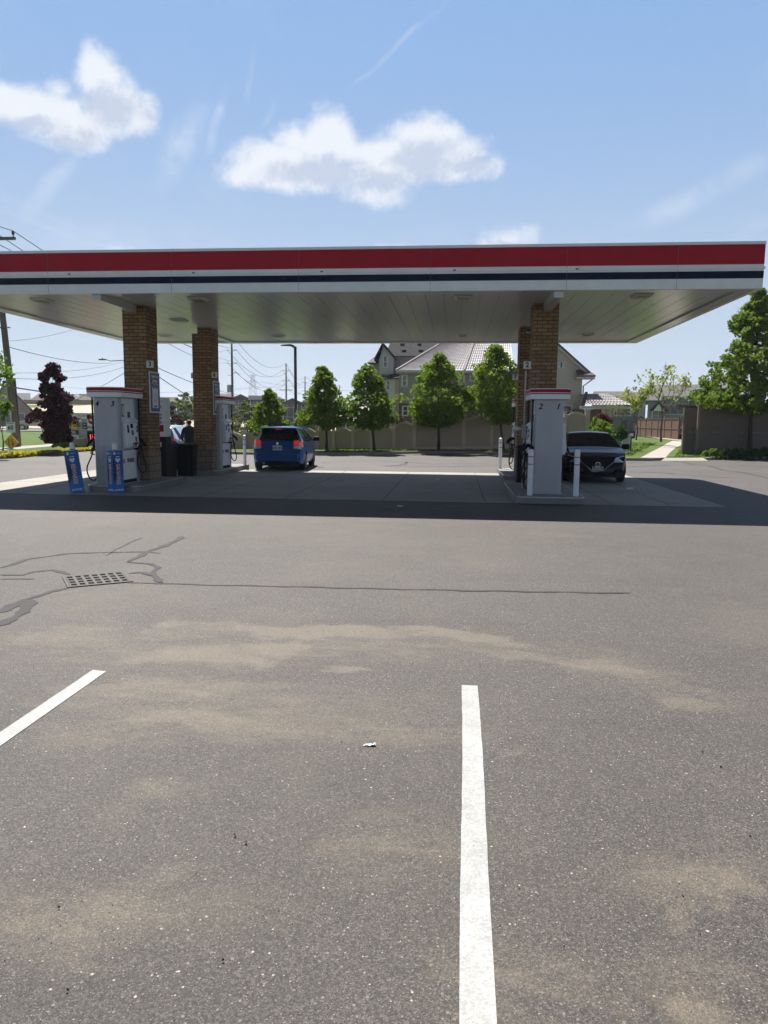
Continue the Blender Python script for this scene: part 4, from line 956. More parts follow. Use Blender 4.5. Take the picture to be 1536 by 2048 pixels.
# --- black sedan, facing the camera
top=[(0,.40),(.02,.62),(.08,.86),(.3,.97),(.75,1.02),(1.35,1.30),(1.8,1.40),(2.3,1.42),(2.6,1.385),(3.35,.98),(3.5,.945),(4.1,.84),(4.38,.74),(4.50,.64),(4.58,.52),(4.62,.40),(4.63,.24)]
def sides(x,z):
    if z>.93 and z<1.35 and 1.0<x<3.2 and z<interp(top,x)-.05: return 'glass' if not(1.95<x<2.03) else 'black'
    if x<.35 and .68<z<.82: return 'tail'
    if z<.23: return 'dark'
    return 'body'
def tops(x,z,u):
    a=abs(u)
    if 2.66<x<3.36 and a<.92: return 'glass'
    if .8<x<1.35 and a<.9: return 'glass'
    if x>4.35:
        # v shaped grille reaching the bonnet lip, narrowing downwards
        if .30<z<.735 and a<.16+(z-.30)*.82: return 'grille'
        if z<.30 and a<.55: return 'dark'
        if .30<z<.42 and a>.66: return 'dark'
    return 'body'
SS=dict(L=4.63,W=1.80,top=top,bot=[(0,.32),(.3,.22),(4.2,.19),(4.63,.22)],belt=[(0,.93),(4.63,.90)],roofw=.58,rooftop=[(0,1.42),(4.63,1.42)],tap=(.9,1.05),cut=(.18,.20),bow=(.16,.26),crown=.035,wr=.32,axles=(.95,3.68),side=sides,topf=tops,seats=[(1.3,.36),(1.3,-.36),(2.25,.38),(2.25,-.38)],mirror=(3.05,1.0),mirc=mBLK,rim=mGREYD)
t,hw,zt,bw=car('black_sedan','glossy black sedan facing the camera beside the right pump','car',(4.16,25.95,0),R(-92.0),SS,mBLACKCAR)
for s in(1,-1):
    obj('chrome_strip',MB().tube([(4.37,.56*s,.70),(4.50,.44*s,.60),(4.60,.26*s,.46),(4.645,.16*s,.36),(4.65,.0,.355)],[.016,.018,.018,.014,.010],6),mCHROME,t)
    obj('headlight',MB().add([(4.50,.46*s,.60),(4.44,.50*s,.70),(4.20,.74*s,.755),(4.02,.845*s,.75),(4.10,.85*s,.66),(4.34,.74*s,.60)],[(0,1,2,3,4,5)]),mHEAD,t)
    obj('lamp_strip',MB().tube([(4.515,.46*s,.61),(4.46,.51*s,.71),(4.22,.75*s,.765),(4.03,.86*s,.76)],.012,5),mCHROME,t)
    obj('fog_insert',MB().tube([(4.52,.52*s,.36),(4.40,.72*s,.36)],[.04,.03],6),mBLK,t)
bd=obj('badge',MB().lathe([(.070,-.01),(.070,.012)],(4.632,0,.545),20,'x'),mCHROME,t); obj('badge_bar',MB().box(4.6465,4.652,-.085,.085,.533,.557),mGREYD,bd); obj('badge_face',MB().lathe([(.050,-.001),(.050,.002)],(4.6445,0,.545),18,'x'),mBLK,bd)
pl=obj('license_plate',MB().box(4.645,4.66,-.155,.155,.385,.48),mPLATE,t); text('plate_number','BZCZ 376',.075,mNAVY,pl,face((4.6615,0,.432),'+x'),bold=.002,sx=.85)
obj('rear_view_mirror',MB().box(2.75,2.78,-.11,.11,1.20,1.26),mBLK,t,bevel=.01)
# --- silver car behind the front left column
SV=dict(SB); SV.update(W=1.80,cut=(.16,.22),bow=(.2,.16))
t,_,_,_=car('silver_hatchback','silver hatchback half hidden behind the front left brick column','car',(-10.75,25.2,0),R(88),SV,mSILVER)
pl=obj('license_plate',MB().box(.078,.097,-.155,.155,.70,.86),mPLATE,t)
# --- pickup on the driveway far left
def pickup():
    q=at(78,876,Y=100); s=1.
    t=thing('pickup_truck','bronze pickup truck parked across the street behind the purple tree','pickup',(q.x,q.y,.06),R(197))
    body=[(-2.7,.55),(-2.75,1.15),(-.55,1.15),(-.45,1.2),(-.25,1.78),(1.0,1.85),(1.65,1.25),(2.65,1.12),(2.85,1.0),(2.9,.55)]
    obj('body',MB().prism(body,'y',-.95,.95),mBRONZE,t,bevel=.07); 
    obj('bed',MB().box(-2.65,-.6,-.85,.85,1.152,1.16),mBLK,t)
    obj('windshield',MB().add([(1.03,-.8,1.80),(1.03,.8,1.80),(1.66,.86,1.29),(1.66,-.86,1.29)],[(0,1,2,3)]).box(1.0,1.02,-.7,.7,1.3,1.7),mGLASS,t)
    for s in(1,-1):
        for a in((-.2,.38),(.46,1.05)): obj('side_window',MB().prism([(a[0],1.28),(a[1]+.2 if a[1]>1 else a[1],1.28),(a[1],1.7),(a[0]+.05,1.7)],'y',.952*s,.960*s),mGLASS,t)
        obj('headlight',MB().box(2.80,2.92,.62*s-.18,.62*s+.18,.95,1.10),mHEAD,t)
        obj('mirror',MB().box(1.15,1.3,1.0*s-.1,1.0*s+.1,1.25,1.45),mBLK,t)
        for x in(-1.7,1.9): 
            w_=obj('wheel',MB().lathe([(.2,-.13),(.40,-.12),(.40,.12),(.2,.13)],(x,.86*s,.36),20,'y'),mRUB,t); obj('rim',MB().lathe([(.22,-.14),(.22,.14)],(x,.86*s,.36),14,'y'),mSTEEL,w_)
    obj('grille',MB().box(2.88,2.925,-.45,.45,.78,1.08),mCHROME,t); obj('bumper',MB().box(2.75,3.0,-.92,.92,.5,.74),mCHROME,t,bevel=.04)
pickup()
# ================================================================ PERSON
def person(label,x,y,z,rz):
    t=thing('person',label,'person',(x,y,z),rz)
    # local: faces +x
    J=[('pel',(0,0,.90),.135),('wai',(0,0,1.04),.125),('che',(.01,0,1.24),.155),('sho',(0,0,1.37),.125),('nec',(.01,0,1.46),.055),('he0',(.03,0,1.53),.070),('he1',(.035,0,1.62),.088),('he2',(.02,0,1.69),.066)]
    V=[Vector(a[1]) for a in J]; Rr=[a[2] for a in J]; E_=[(i,i+1) for i in range(len(J)-1)]
    def chain(root,pts):
        p=root
        for c,r in pts: V.append(Vector(c)); Rr.append(r); E_.append((p,len(V)-1)); p=len(V)-1
        return p
    ends=[]
    for s in(1,-1):
        chain(0,[((0,.10*s,.84),.105),((.02,.12*s,.50),.070),((.0,.12*s,.28),.058),((-.02,.12*s,.08),.045),((.08,.13*s,.035),.042),((.17,.14*s,.03),.030)])
        e=chain(3,[((0,.19*s,1.36),.075),((-.02,.25*s,1.12),.052),((.14,.24*s,.98),.042),((.24,.20*s,.97),.032),((.30,.18*s,.96),.036)]); ends.append((e,s))
    me=bpy.data.meshes.new('body'); me.from_pydata([tuple(v) for v in V],E_,[]); o=bpy.data.objects.new('body',me); COL.objects.link(o); o.parent=t
    o.modifiers.new('skin','SKIN'); sv=me.skin_vertices[0].data
    for i,r in enumerate(Rr):
        f=1.
        sv[i].radius=(r,r) if i>3 else (r*.80,r*1.25) if i else (r*.85,r*1.15)
    sv[0].use_root=True
    ss=o.modifiers.new('sub','SUBSURF'); ss.levels=ss.render_levels=2
    me.materials.append(mCLOTH)
    # bake so that the material can follow height
    dg=bpy.context.evaluated_depsgraph_get(); dg.update(); m2=bpy.data.meshes.new_from_object(o.evaluated_get(dg)); o.modifiers.clear(); o.data=m2
    m2.materials.clear()
    for m in(mSKIN,mCLOTH,mJEAN,mHAIR): m2.materials.append(m)
    for p in m2.polygons:
        c=p.center; p.use_smooth=True
        if c.z>1.455: p.material_index=3 if (c.z>1.60 and c.x<.085) or (c.x<.02 and c.z>1.53) or c.z>1.70 else 0
        elif c.x>.22 and c.z>.9: p.material_index=0
        elif c.z<.92 and not(abs(c.y)>.2 and c.z>.85): p.material_index=2
        else: p.material_index=1
    for s in(1,-1):
        b=MB().lathe([(.008,-.01),(.022,-.006),(.020,.006),(.006,.012)],(.03,.088*s,1.60),8,'y'); obj('ear',b,mSKIN,o,smooth=True)
        # fingers
        for k in range(4):
            y0=.18*s+(-.022+.015*k)*s; b=MB().tube([(.31,y0,.965),(.34+.004*(k in(1,2)),y0,.955),(.355+.006*(k in(1,2)),y0,.935),(.35,y0,.915)],[.009,.0085,.008,.006],6); obj('finger',b,mSKIN,o,smooth=True)
        b=MB().tube([(.28,.155*s,.965),(.305,.135*s,.955),(.33,.13*s,.945)],[.011,.010,.008],6); obj('thumb',b,mSKIN,o,smooth=True)
    obj('nose',MB().add([(.118,0,1.63),(.125,.018,1.585),(.125,-.018,1.585),(.145,0,1.588),(.11,0,1.575)],[(0,1,3),(0,3,2),(1,4,3),(2,3,4)]),mSKIN,o)
    for s in(1,-1): obj('eye',MB().lathe([(.003,.0),(.011,.003),(.003,.007)],(.108,.033*s,1.625),8,'x'),mPAPER,o)
    obj('mouth',MB().box(.108,.116,-.024,.024,1.553,1.561),P('lips',(.25,.10,.08),.6),o)
    # jacket hem and collar, hair cap
    obj('collar',MB().lathe([(.085,1.40),(.078,1.475),(.066,1.475),(.07,1.40)],(.0,0,0),16),mCLOTH,o,smooth=True)
    return t
person('person in a dark jacket seen from behind at the rear left pump',-9.33,25.35,.0,R(112))
# ================================================================ VEGETATION
def leafmesh(name,P_,size,mat,parent=None,droop=0.,asp=1.,up=.3):
    P_=np.asarray(P_,float); n=len(P_)
    sz=size*(.6+.8*rng.random(n)); N=rng.normal(size=(n,3)); N[:,2]+=up; N/=np.linalg.norm(N,axis=1)[:,None]
    A=np.cross(N,rng.normal(size=(n,3))); A/=np.linalg.norm(A,axis=1)[:,None]; B=np.cross(N,A)
    a=A*sz[:,None]*.5; b_=B*sz[:,None]*.5*asp
    v=np.stack([P_-a,P_-a*.1-b_+N*sz[:,None]*.08,P_+a,P_-a*.1+b_+N*sz[:,None]*.08],1).reshape(-1,3)
    me=bpy.data.meshes.new(name); me.vertices.add(4*n); me.vertices.foreach_set('co',v.ravel()); me.loops.add(4*n); me.loops.foreach_set('vertex_index',np.arange(4*n)); me.polygons.add(n); me.polygons.foreach_set('loop_start',np.arange(n)*4)
    try: me.polygons.foreach_set('loop_total',np.full(n,4))
    except Exception: pass
    me.update(); me.materials.append(mat); o=bpy.data.objects.new(name,me); COL.objects.link(o)
    if parent: o.parent=parent
    return o
def limbs(h0,h1,prof,n,r0,seed,lean=(0,0),rise=.6):
    rr=random.Random(seed); b=MB(); tips=[]
    H=h1
    def ax(z): return Vector((lean[0]*z/H+.03*math.sin(z*1.3+seed),lean[1]*z/H,z))
    b.tube([ax(z) for z in np.linspace(0,H*.93,9)],[r0*(1.25 if i==0 else 1)*(1-.88*i/8) for i in range(9)],8)
    for k in range(n):
        z=h0+(H*.92-h0)*((k+.5)/n)**1.0; a=k*2.4+rr.random(); u=(z-h0)/(H-h0); ln=prof(min(1,u+.12))*rr.uniform(.7,1.0)
        p=ax(z-.1); q=p+Vector((math.cos(a)*ln*.5,math.sin(a)*ln*.5,ln*rise*.45)); e=p+Vector((math.cos(a)*ln,math.sin(a)*ln,ln*rise))
        rb=r0*.42*(1-u*.7); b.tube([p,q,e],[rb,rb*.6,rb*.18],5,cap=False); tips+= [q,e]
        for j in range(2):
            a2=a+rr.uniform(-.9,.9); e2=q+Vector((math.cos(a2)*ln*.4,math.sin(a2)*ln*.4,ln*rr.uniform(.1,.45))); b.tube([q,e2],[rb*.4,rb*.12],4,cap=False); tips.append(e2)
    return b,tips
def tree(name,label,base,h,w,clear,mat,nc,nl,size,seed,prof=None,group=None,r0=.09,lean=(0,0),csize=.16,bark=None,fill=.9,cat='tree',nlimb=18,rise=.6,shell=.55,asp=1.,wy=None,tiers=0):
    t=thing(name,label,cat,tuple(base),0,group); wy=wy or w
    prof=prof or (lambda u: (w/2)*(math.sin(PI*min(1,(u*.86+.14))**.62)**.8))
    rr=random.Random(seed); b,tips=limbs(clear,h,prof,nlimb,r0,seed,lean,rise); obj('trunk',b,bark or mBARK,t,smooth=True)
    pts=[]
    k=0
    while k<nc:
        u=rr.random()**1.05; R_=prof(u); z=clear+u*(h-clear)
        a=rr.random()*2*PI; q=rr.random(); R_*=1+(.13+.02*(seed%5))*math.sin((2+seed%3)*a+z*(1.5+.3*(seed%4))+seed)+.09*math.sin(7*a-z*4.+seed)
        if q<shell: rad=R_*rr.uniform(.78,1.0)
        else: rad=R_*math.sqrt(rr.random())*.85
        c=np.array([lean[0]*z/h+rad*math.cos(a),lean[1]*z/h+rad*math.sin(a)*(wy/w),z+rr.uniform(-.1,.1)])
        s=csize*h*.25*rr.uniform(.6,1.5)*(1.05-.45*u)
        m=max(8,int(nl*(s/(csize*h*.25))**1.6))
        d=rng.normal(size=(m,3)); d/=np.linalg.norm(d,axis=1)[:,None]; d*=(s*(.35+.65*rng.random(m)**.5))[:,None]; d[:,2]*=.7; d[:,2]-=.10*s
        pts.append(c+d); k+=1
    pts=np.concatenate(pts); pts=pts[pts[:,2]>clear*.82]
    leafmesh('crown',pts,size,mat,t,asp=asp)
    return t
def gz(px,py,Y): return at(px,py,Y=Y)
def maple(label,px,pyb,pyt,Y,wpx,clearpx,seed,lean=0,nc=230,nl=46,group='green maples along the tan fence'):
    g=gz(px,pyb,Y); top=gz(px,pyt,Y); h=top.z-g.z; w=wpx/FP*Y*.97; cl=gz(px,clearpx,Y).z-g.z
    return tree('maple_tree',label,g,h,w,cl,mLEAF,nc,nl,.12,seed,group=group,r0=.075,lean=(lean,0),csize=.25,shell=.62,prof=lambda u:(w/2)*(min(1,(u/.16))**.5)*(max(0,1-max(0,(u-.20))/.80)**.72*.97+.04)*(1+.14*math.sin(u*17+seed)))
maple('small green maple behind the blue hatchback, left of the black lamp post',540,905,781,38.0,84,872,11,nc=150)
maple('round green maple right of the black lamp post, leftmost full-size one',654,905,738,38.1,104,852,12,lean=-.2)
maple('green maple in front of the grey gabled house corner',748,903,731,38.4,108,850,13,lean=-.45)
maple('broad green maple in front of the pink tiled hip roof',876,899,708,40.0,132,846,14,nc=330)
maple('green maple just left of the rear right brick column',1006,900,692,40.0,140,838,15,lean=-.55,nc=330)
g=gz(1517,905,39.); 
w_=5.5
tree('maple_tree','tall green maple rising above the dark board fence at right edge',(14.85,39.3,.1),8.25,w_,2.3,mLEAF,640,54,.13,21,r0=.13,csize=.125,shell=.6,nlimb=26,prof=lambda u:(w_/2)*(min(1,u/.12)**.5)*(max(0,1-max(0,u-.12)/.88)**.92*.97+.03)*(1+.10*math.sin(u*19)))
# purple columnar tree
g=gz(112,894,34.); w2=68/FP*34
tree('purple_tree','dark purple columnar tree between the street signs and the pylon sign','tree' and g,(894-727)/FP*34,w2,.25,mLEAFP,170,70,.13,31,r0=.05,csize=.26,prof=lambda u:(w2/2)*(min(1,(u+.12)/.42)**.7)*(1 if u<.42 else max(0,1-(u-.42)/.58)**.55*.9+.10)*(1+.08*math.sin(u*23)),cat='tree')
g=gz(346,893,60.); w3=1.9
tree('purple_tree','small reddish purple tree behind the service tower',g,3.3,w3,.4,mLEAFP,60,50,.15,32,r0=.05,csize=.3,prof=lambda u:(w3/2)*math.sin(PI*min(1,u*.8+.2))**.6)
# hazy willows
for i,(px,pb,pt,Y,w,lb) in enumerate([(374,885,787,70,110,'pale green willow seen between the two left brick columns'),(490,880,804,75,80,'pale grey-green willow behind the rear left pump'),(430,890,800,72,90,'pale willow mostly hidden by rear left column')]):
    g=gz(px,pb,Y); W_=w/FP*Y
    tree('willow_tree',lb,g,gz(px,pt,Y).z-g.z,W_,.6,mLEAFW,130,40,.20,40+i,group='pale willows beyond the kerb',r0=.06,csize=.22,shell=.4,prof=lambda u,W_=W_:(W_/2)*math.sin(PI*min(1,u*.84+.16))**.7,bark=mBARKL)
# bare young-leaf trees on the right
def sparse(label,px,pb,pt,Y,wpx,seed,n=16,lv=26,mat=None,sz=.16):
    lv=int(lv*1.7); g=gz(px,pb,Y); h=gz(px,pt,Y).z-g.z; w=wpx/FP*Y; t=thing('young_tree',label,'tree',tuple(g),0,'thinly leaved young trees'); rr=random.Random(seed); b=MB(); tips=[]
    def grow(p,d,l,r,k):
        e=p+d*l; m=p.lerp(e,.5)+Vector((rr.uniform(-1,1),rr.uniform(-1,1),0))*l*.06
        b.tube([p,m,e],[r,r*.8,r*.6],5,cap=False)
        if k==0: tips.append(e); return
        if k<3: tips.append(m)
        for j in range(3 if k>1 else 3):
            a=rr.random()*2*PI; sp=rr.uniform(.35,.75); v=(d+Vector((math.cos(a)*sp,math.sin(a)*sp,.12))).normalized(); grow(e,v,l*rr.uniform(.62,.82),r*.55,k-1)
    grow(Vector((0,0,0)),Vector((0,0,1)),h*.30,.09*h/5,4)
    mx=max(max(abs(v[0]),abs(v[1])) for v in b.v); mz=max(v[2] for v in b.v)
    sx,sz_=w/2/mx,h/mz; b.v=[(v[0]*(sx if v[2]>h*.25 else 1),v[1]*(sx if v[2]>h*.25 else 1),v[2]*sz_) for v in b.v]
    obj('trunk',b,mBARKL,t,smooth=True); pts=[]
    for e in tips:
        c=np.array([e.x*sx,e.y*sx,e.z*sz_])
        if c[2]<h*.38: continue
        pts.append(c+rng.normal(size=(max(2,lv//9),3))*.028*h)
    leafmesh('crown',np.concatenate(pts),sz,mat or mLEAFY,t); return t
sparse('thinly leaved yellow-green tree, tallest at the path junction',1322,884,735,52,110,51)
sparse('small thinly leaved tree left of the tallest bare one',1272,880,776,56,84,52,lv=34)
sparse('thin yellow-green tree against the beige far house',1238,880,788,70,70,53,lv=40)
sparse('sapling with bright yellow-green leaves at left photo edge',-6,905,690,30,90,54,lv=45,sz=.13,mat=mLEAFS)
sparse('low bright leafy sapling crossing the 60 sign',6,902,800,31,62,56,lv=50,sz=.12,mat=mLEAFS)
# conifers
def conifer(label,px,pb,pt,Y,wpx,seed):
    g=gz(px,pb,Y); h=gz(px,pt,Y).z-g.z; w=wpx/FP*Y
    tree('conifer_tree',label,g,h,w,.1,mLEAFC,150,46,.13,seed,r0=.05,csize=.16,prof=lambda u:(w/2)*(1-u)**.85*(1+.18*math.sin(u*31))+.03,group='dark conifers by the path',asp=.5)
conifer('tall dark spruce behind the end of dark board fence',1403,905,762,44,62,61); conifer('short dark green conifer left of the dark fence',1378,880,824,46,34,62); conifer('low dark juniper at the foot of the short conifer',1388,905,850,42,44,63)
# shrubs
def shrub(label,px,pb,Y,wpx,hpx,mat,seed,group=None,dens=1.,sz=.11,cat='shrub'):
    g=gz(px,pb,Y); w=wpx/FP*Y; h=hpx/FP*Y; t=thing('shrub',label,cat,tuple(g),0,group); n=int(34*dens); pts=[]; rr=random.Random(seed); b=MB()
    for k in range(n):
        a=rr.random()*2*PI; q=rr.random()**.5; u=rr.random(); c=np.array([math.cos(a)*q*w*.46*(1-.35*u),math.sin(a)*q*w*.35,h*(.12+.78*u*(1-.45*q*q))])
        d=rng.normal(size=(26,3)); d/=np.linalg.norm(d,axis=1)[:,None]; pts.append(c+d*(h*.17*rng.random((26,1))**.4))
        if k%4==0: b.tube([(0,0,-.05),tuple(c*.5),tuple(c)],[.02,.012,.004],4,cap=False)
    obj('stems',b,mBARK,t); leafmesh('foliage',np.concatenate(pts),sz,mat,t); return t
shrub('bright yellow-green shrub behind the chain fence by the black sedan',1203,874,38.5,52,34,mLEAFS,71,dens=1.8); shrub('leafy green top shoot above the yellow-green shrub',1192,858,39,26,24,mLEAFS,72)
shrub('dark plum coloured shrub under the tiled porch',1205,846,41,36,20,mFLOW,73); shrub('dark green bush beside the white utility cabinet',1243,880,40,26,28,mLEAFD,74)
shrub('bright green clump at left end of hedge row by the dark fence',1424,918,37.4,46,22,mLEAFS,75,'clumps of the low hedge at the dark fence',1.4); 
for i,(px,w) in enumerate([(1452,40),(1478,44),(1505,46),(1535,46)]): shrub(['dark green hedge clump second from the left at dark fence','dark green hedge clump third from left below the board fence','dark green hedge clump right of the maple trunk foot','dark green hedge clump cut by the right photo edge'][i],px,917-i*.5,37.8,w,19+3*(i%2),mLEAFD,76+i,'clumps of the low hedge at the dark fence',1.4)
shrub('green bush below the tall spruce at the path',1390,884,41,20,26,mLEAFS,84); shrub('green bush at foot of rear left willow',366,890,55,40,20,mLEAFS,85)
shrub('low green planting under the purple tree',128,894,33.5,60,9,mLEAFS,86,dens=1.2); shrub('green shrub left of the grey house brick wall',700,905,44,30,24,mLEAFD,87)
shrub('brown-leaved shrub between two maples behind the tan fence',801,862,45,34,34,leaf('russet_leaf',(.05,.03,.015),(.09,.05,.03),.3),88)
# yellow ground cover along the left kerb
pts=[]
for i in range(1,6):
    a,c=K[i],K[i+1]
    for _ in range(900 if i<5 else 300):
        u=random.random(); p=a.lerp(c,u); pts.append((p.x+random.uniform(-.2,.2),p.y+.35+random.random()*1.3,.10+.20*random.random()*(.6+.4*math.sin(p.x*3))))
tag(leafmesh('ground_cover',pts,.13,mLEAFG),'yellow-green ground cover planted along the left kerb','ground cover',kind='stuff')
# rough grass tufts on the verges
pts=[]
for _ in range(9000):
    k=random.randrange(9,len(K)-4); u=random.random(); p=K[k].lerp(K[k+1],u); d=random.random(); pts.append((p.x,p.y+.2+d*(43.2-p.y),.13+.06*d+.04*random.random()))
for _ in range(7000):
    y=random.uniform(36.6,60); f=(y-36)/29.; c=onl(1306,915)[0]*(1-f)+onl(1358,884)[0]*f; x=random.uniform(7.6,c+3.5)
    if abs(x-c)<1.0: continue
    pts.append((x,y,LZ(y)+.01+.04*random.random()))
tag(leafmesh('grass_blades',pts,.085,leaf('grass_leaf',(.07,.13,.015),(.14,.20,.03),.3),up=0.),'rough green lawn grass on the verges','grass',kind='stuff')
# ================================================================ FENCES
def basepx(px):  # foot of the tan fence as the photo shows it
    return float(np.interp(px,[440,690,790,930,1010,1180],[904,904,901,898,896,893])),float(np.interp(px,[440,640,740,788,828,927,984,1100,1180],[866,857,856,849,842,834,833,829,823]))
t=thing('vinyl_fence','tan vinyl privacy fence with arched panels behind the kerb','fence',(0,0,0))
cuts=[436,487,520,553,594,634,667,705,742,788,828,877,927,984,1040,1085,1130,1174]
FY=lambda px:39.2+(px-440)/740*2.8
for a,c in zip(cuts[:-1],cuts[1:]):
    Y=FY((a+c)/2); bz,_=basepx((a+c)/2); _,tz=basepx((a+c)/2+4)
    x0=at(a,850,Y=Y).x; x1=at(c,850,Y=Y).x; z0=at((a+c)/2,bz,Y=Y).z-.1; z1=at((a+c)/2,tz+2.5,Y=Y).z
    n=10; arch=[(x0+.07+(x1-x0-.14)*k/n,z1-.16+.20*math.sin(PI*k/n)) for k in range(n+1)]
    p=obj('panel',MB().prism([(x0+.06,z0),(x1-.06,z0)]+arch[::-1],'y',Y,Y+.04),mVINSHADE,t)
    b=MB()
    for k in range(n): 
        (xa,za),(xb,zb2)=arch[k],arch[k+1]; b.add([(xa,Y-.03,za-.05),(xb,Y-.03,zb2-.05),(xb,Y-.03,zb2+.07),(xa,Y-.03,za+.07),(xa,Y+.07,za-.05),(xb,Y+.07,zb2-.05),(xb,Y+.07,zb2+.07),(xa,Y+.07,za+.07)],[(0,1,2,3),(3,2,6,7),(0,4,5,1),(4,7,6,5)])
    b.box(x0+.07,x1-.07,Y-.02,Y-.002,z0+.1,z0+.24)
    obj('top_rail',b,mVINF,p)
for a in cuts:
    Y=FY(a); bz,tz=basepx(a+2); x=at(a,850,Y=Y).x; z0=at(a,bz,Y=Y).z-.1; z1=at(a,tz-2,Y=Y).z; w=.075 if a not in(487,594,742,828,927,1174) else .13
    obj('post',MB().box(x-w,x+w,Y-.06,Y+.10,z0,z1).box(x-w-.02,x+w+.02,Y-.08,Y+.12,z1,z1+.05),mVINF,t)
def boardfence(label,p0,p1,h,mat,mf,step=2.4,th=.04,rail=True,name='board_fence',cat='fence',slope=0.):
    p0=Vector(p0); p1=Vector(p1); d=p1-p0; L=math.hypot(d.x,d.y); t=thing(name,label,cat,tuple(p0),math.atan2(d.y,d.x)); n=max(1,round(L/step))
    for i in range(n):
        a,c=L*i/n,L*(i+1)/n; z=d.z*i/n; q=obj('panel',MB().box(a+.05,c-.05,-th/2,th/2,z,z+h-.08),mat,t)
        b=MB(); b.box(a+.05,c-.05,-.06,-th/2-.002,z+h*.50,z+h*.50+.09); b.box(a+.05,c-.05,-.07,.07,z+h-.08,z+h-.03); obj('rail',b,mf,q)
    for i in range(n+1): z=d.z*i/n; obj('post',MB().box(L*i/n-.06,L*i/n+.06,-.07,.07,z-.05,z+h+.03),mf,t)
    return t
boardfence('tall weathered dark board fence under the right maple',(11.55,39.2,.0),(26.,41.2,0.),2.48,mDKF,mDKFF,5.2)
boardfence('weathered wood arbour rail on top of the dark fence',(11.35,39.6,2.48),(15.3,42.0,2.45),.18,mDKFF,mDKFF,9,name='arbour_rail',cat='rail')
g=gz(1268,868,62); g2=gz(1357,872,48.)
boardfence('red-brown board fence behind the bare trees',(gz(1270,871,88).x,88,.15),(gz(1357,871,72).x,72,.15),2.1,mREDF,mREDFF,2.4)
boardfence('short red-brown fence end beside the conifers',(gz(1357,871,72).x+.1,71.8,.15),(gz(1380,871,69).x,69,.15),2.25,P('dark_redwood',(.07,.03,.025),.8),mREDFF,2.)
boardfence('grey-green board fence behind the plum shrub',(gz(1180,866,46).x,46,.3),(gz(1242,866,52).x,52,.3),1.75,mGRF,mDKFF,2.4)
# green chain link fence pieces
def chain(label,p0,p1,h):
    p0=Vector(p0);p1=Vector(p1); t=thing('chain_link_fence',label,'fence',tuple(p0),math.atan2((p1-p0).y,(p1-p0).x)); L=math.hypot((p1-p0).x,(p1-p0).y); mg=P('green_vinyl',(.02,.07,.05),.6); b=MB()
    k=0.
    while k<L: 
        b.tube([(k,0,.05),(min(L,k+h),0,min(h,.05+L-k) if k+h>L else h)],.006,3,cap=False); b.tube([(k,0,h),(min(L,k+h),0,max(.05,h-(L-k)) if k+h>L else .05)],.006,3,cap=False); k+=.10
    obj('mesh',b,mg,t)
    n=max(1,round(L/2.2))
    for i in range(n+1): obj('post',MB().tube([(L*i/n,0,0),(L*i/n,0,h+.05)],.03,6),mg,t)
    obj('top_rail',MB().tube([(0,0,h),(L,0,h)],.02,6),mg,t)
chain('green chain link fence left of the walkway beside white cabinet',(gz(1225,884,41).x,41,.15),(gz(1246,880,44).x,46,.15),1.1)
chain('green chain link fence end at right side of the walkway',(gz(1384,912,38.4).x,38.4,.1),(gz(1386,905,42).x+.25,43,.15),1.35)
t=thing('fence_post','leaning wood post at the left end of the dark fence','post',(gz(1393,914,38.6).x,38.6,.05)); obj('post',MB().box(-.06,.06,-.06,.06,0,2.6),mDKFF,t)
t=thing('utility_cabinet','white utility cabinet standing by the walkway','cabinet',(gz(1251,880,43).x,43,.15)); obj('cabinet',MB().box(-.22,.22,-.2,.2,0,.98),mPANEL,t,bevel=.02); obj('door',MB().box(-.18,.18,-.208,-.202,.1,.9),mGREYM,t)
t=thing('mailbox','dark community mailbox on a post beside the walkway','mailbox',(gz(1262,880,43.5).x,43.5,.15)); obj('post',MB().tube([(0,0,0),(0,0,.7)],.04,6),mDKPOLE,t); obj('box',MB().box(-.17,.17,-.2,.2,.7,1.12),mDKPOLE,t,bevel=.02); obj('face',MB().box(-.08,.08,-.206,-.201,.82,1.0),mPANEL,t)
# ================================================================ HOUSES
def hipgable(b,x0,x1,y0,y1,z0,z1,ov=.3,kind='gable_x',hip=None,th=.12):
    X0,X1,Y0,Y1=x0-ov,x1+ov,y0-ov,y1+ov
    if kind=='gable_x': # ridge along x
        ym=(y0+y1)/2; b.add([(X0,Y0,z0),(X1,Y0,z0),(X1,Y1,z0),(X0,Y1,z0),(X0,ym,z1),(X1,ym,z1)]+[(X0,Y0,z0-th),(X1,Y0,z0-th),(X1,Y1,z0-th),(X0,Y1,z0-th)],[(0,1,5,4),(2,3,4,5),(0,4,3),(1,2,5),(0,6,7,1),(1,7,8,2),(2,8,9,3),(3,9,6,0),(6,9,8,7)])
    elif kind=='gable_y':
        xm=(x0+x1)/2; b.add([(X0,Y0,z0),(X1,Y0,z0),(X1,Y1,z0),(X0,Y1,z0),(xm,Y0,z1),(xm,Y1,z1)]+[(X0,Y0,z0-th),(X1,Y0,z0-th),(X1,Y1,z0-th),(X0,Y1,z0-th)],[(0,4,5,3),(1,2,5,4),(0,1,4),(2,3,5),(0,6,7,1),(1,7,8,2),(2,8,9,3),(3,9,6,0),(6,9,8,7)])
    else:
        h=(y1-y0)/2+ov; ym=(y0+y1)/2; xa=X0+h; xb=X1-h
        if xa>xb: xa=xb=(X0+X1)/2
        b.add([(X0,Y0,z0),(X1,Y0,z0),(X1,Y1,z0),(X0,Y1,z0),(xa,ym,z1),(xb,ym,z1)]+[(X0,Y0,z0-th),(X1,Y0,z0-th),(X1,Y1,z0-th),(X0,Y1,z0-th)],[(0,1,5,4),(2,3,4,5),(0,4,3),(1,2,5),(0,6,7,1),(1,7,8,2),(2,8,9,3),(3,9,6,0),(6,9,8,7)])
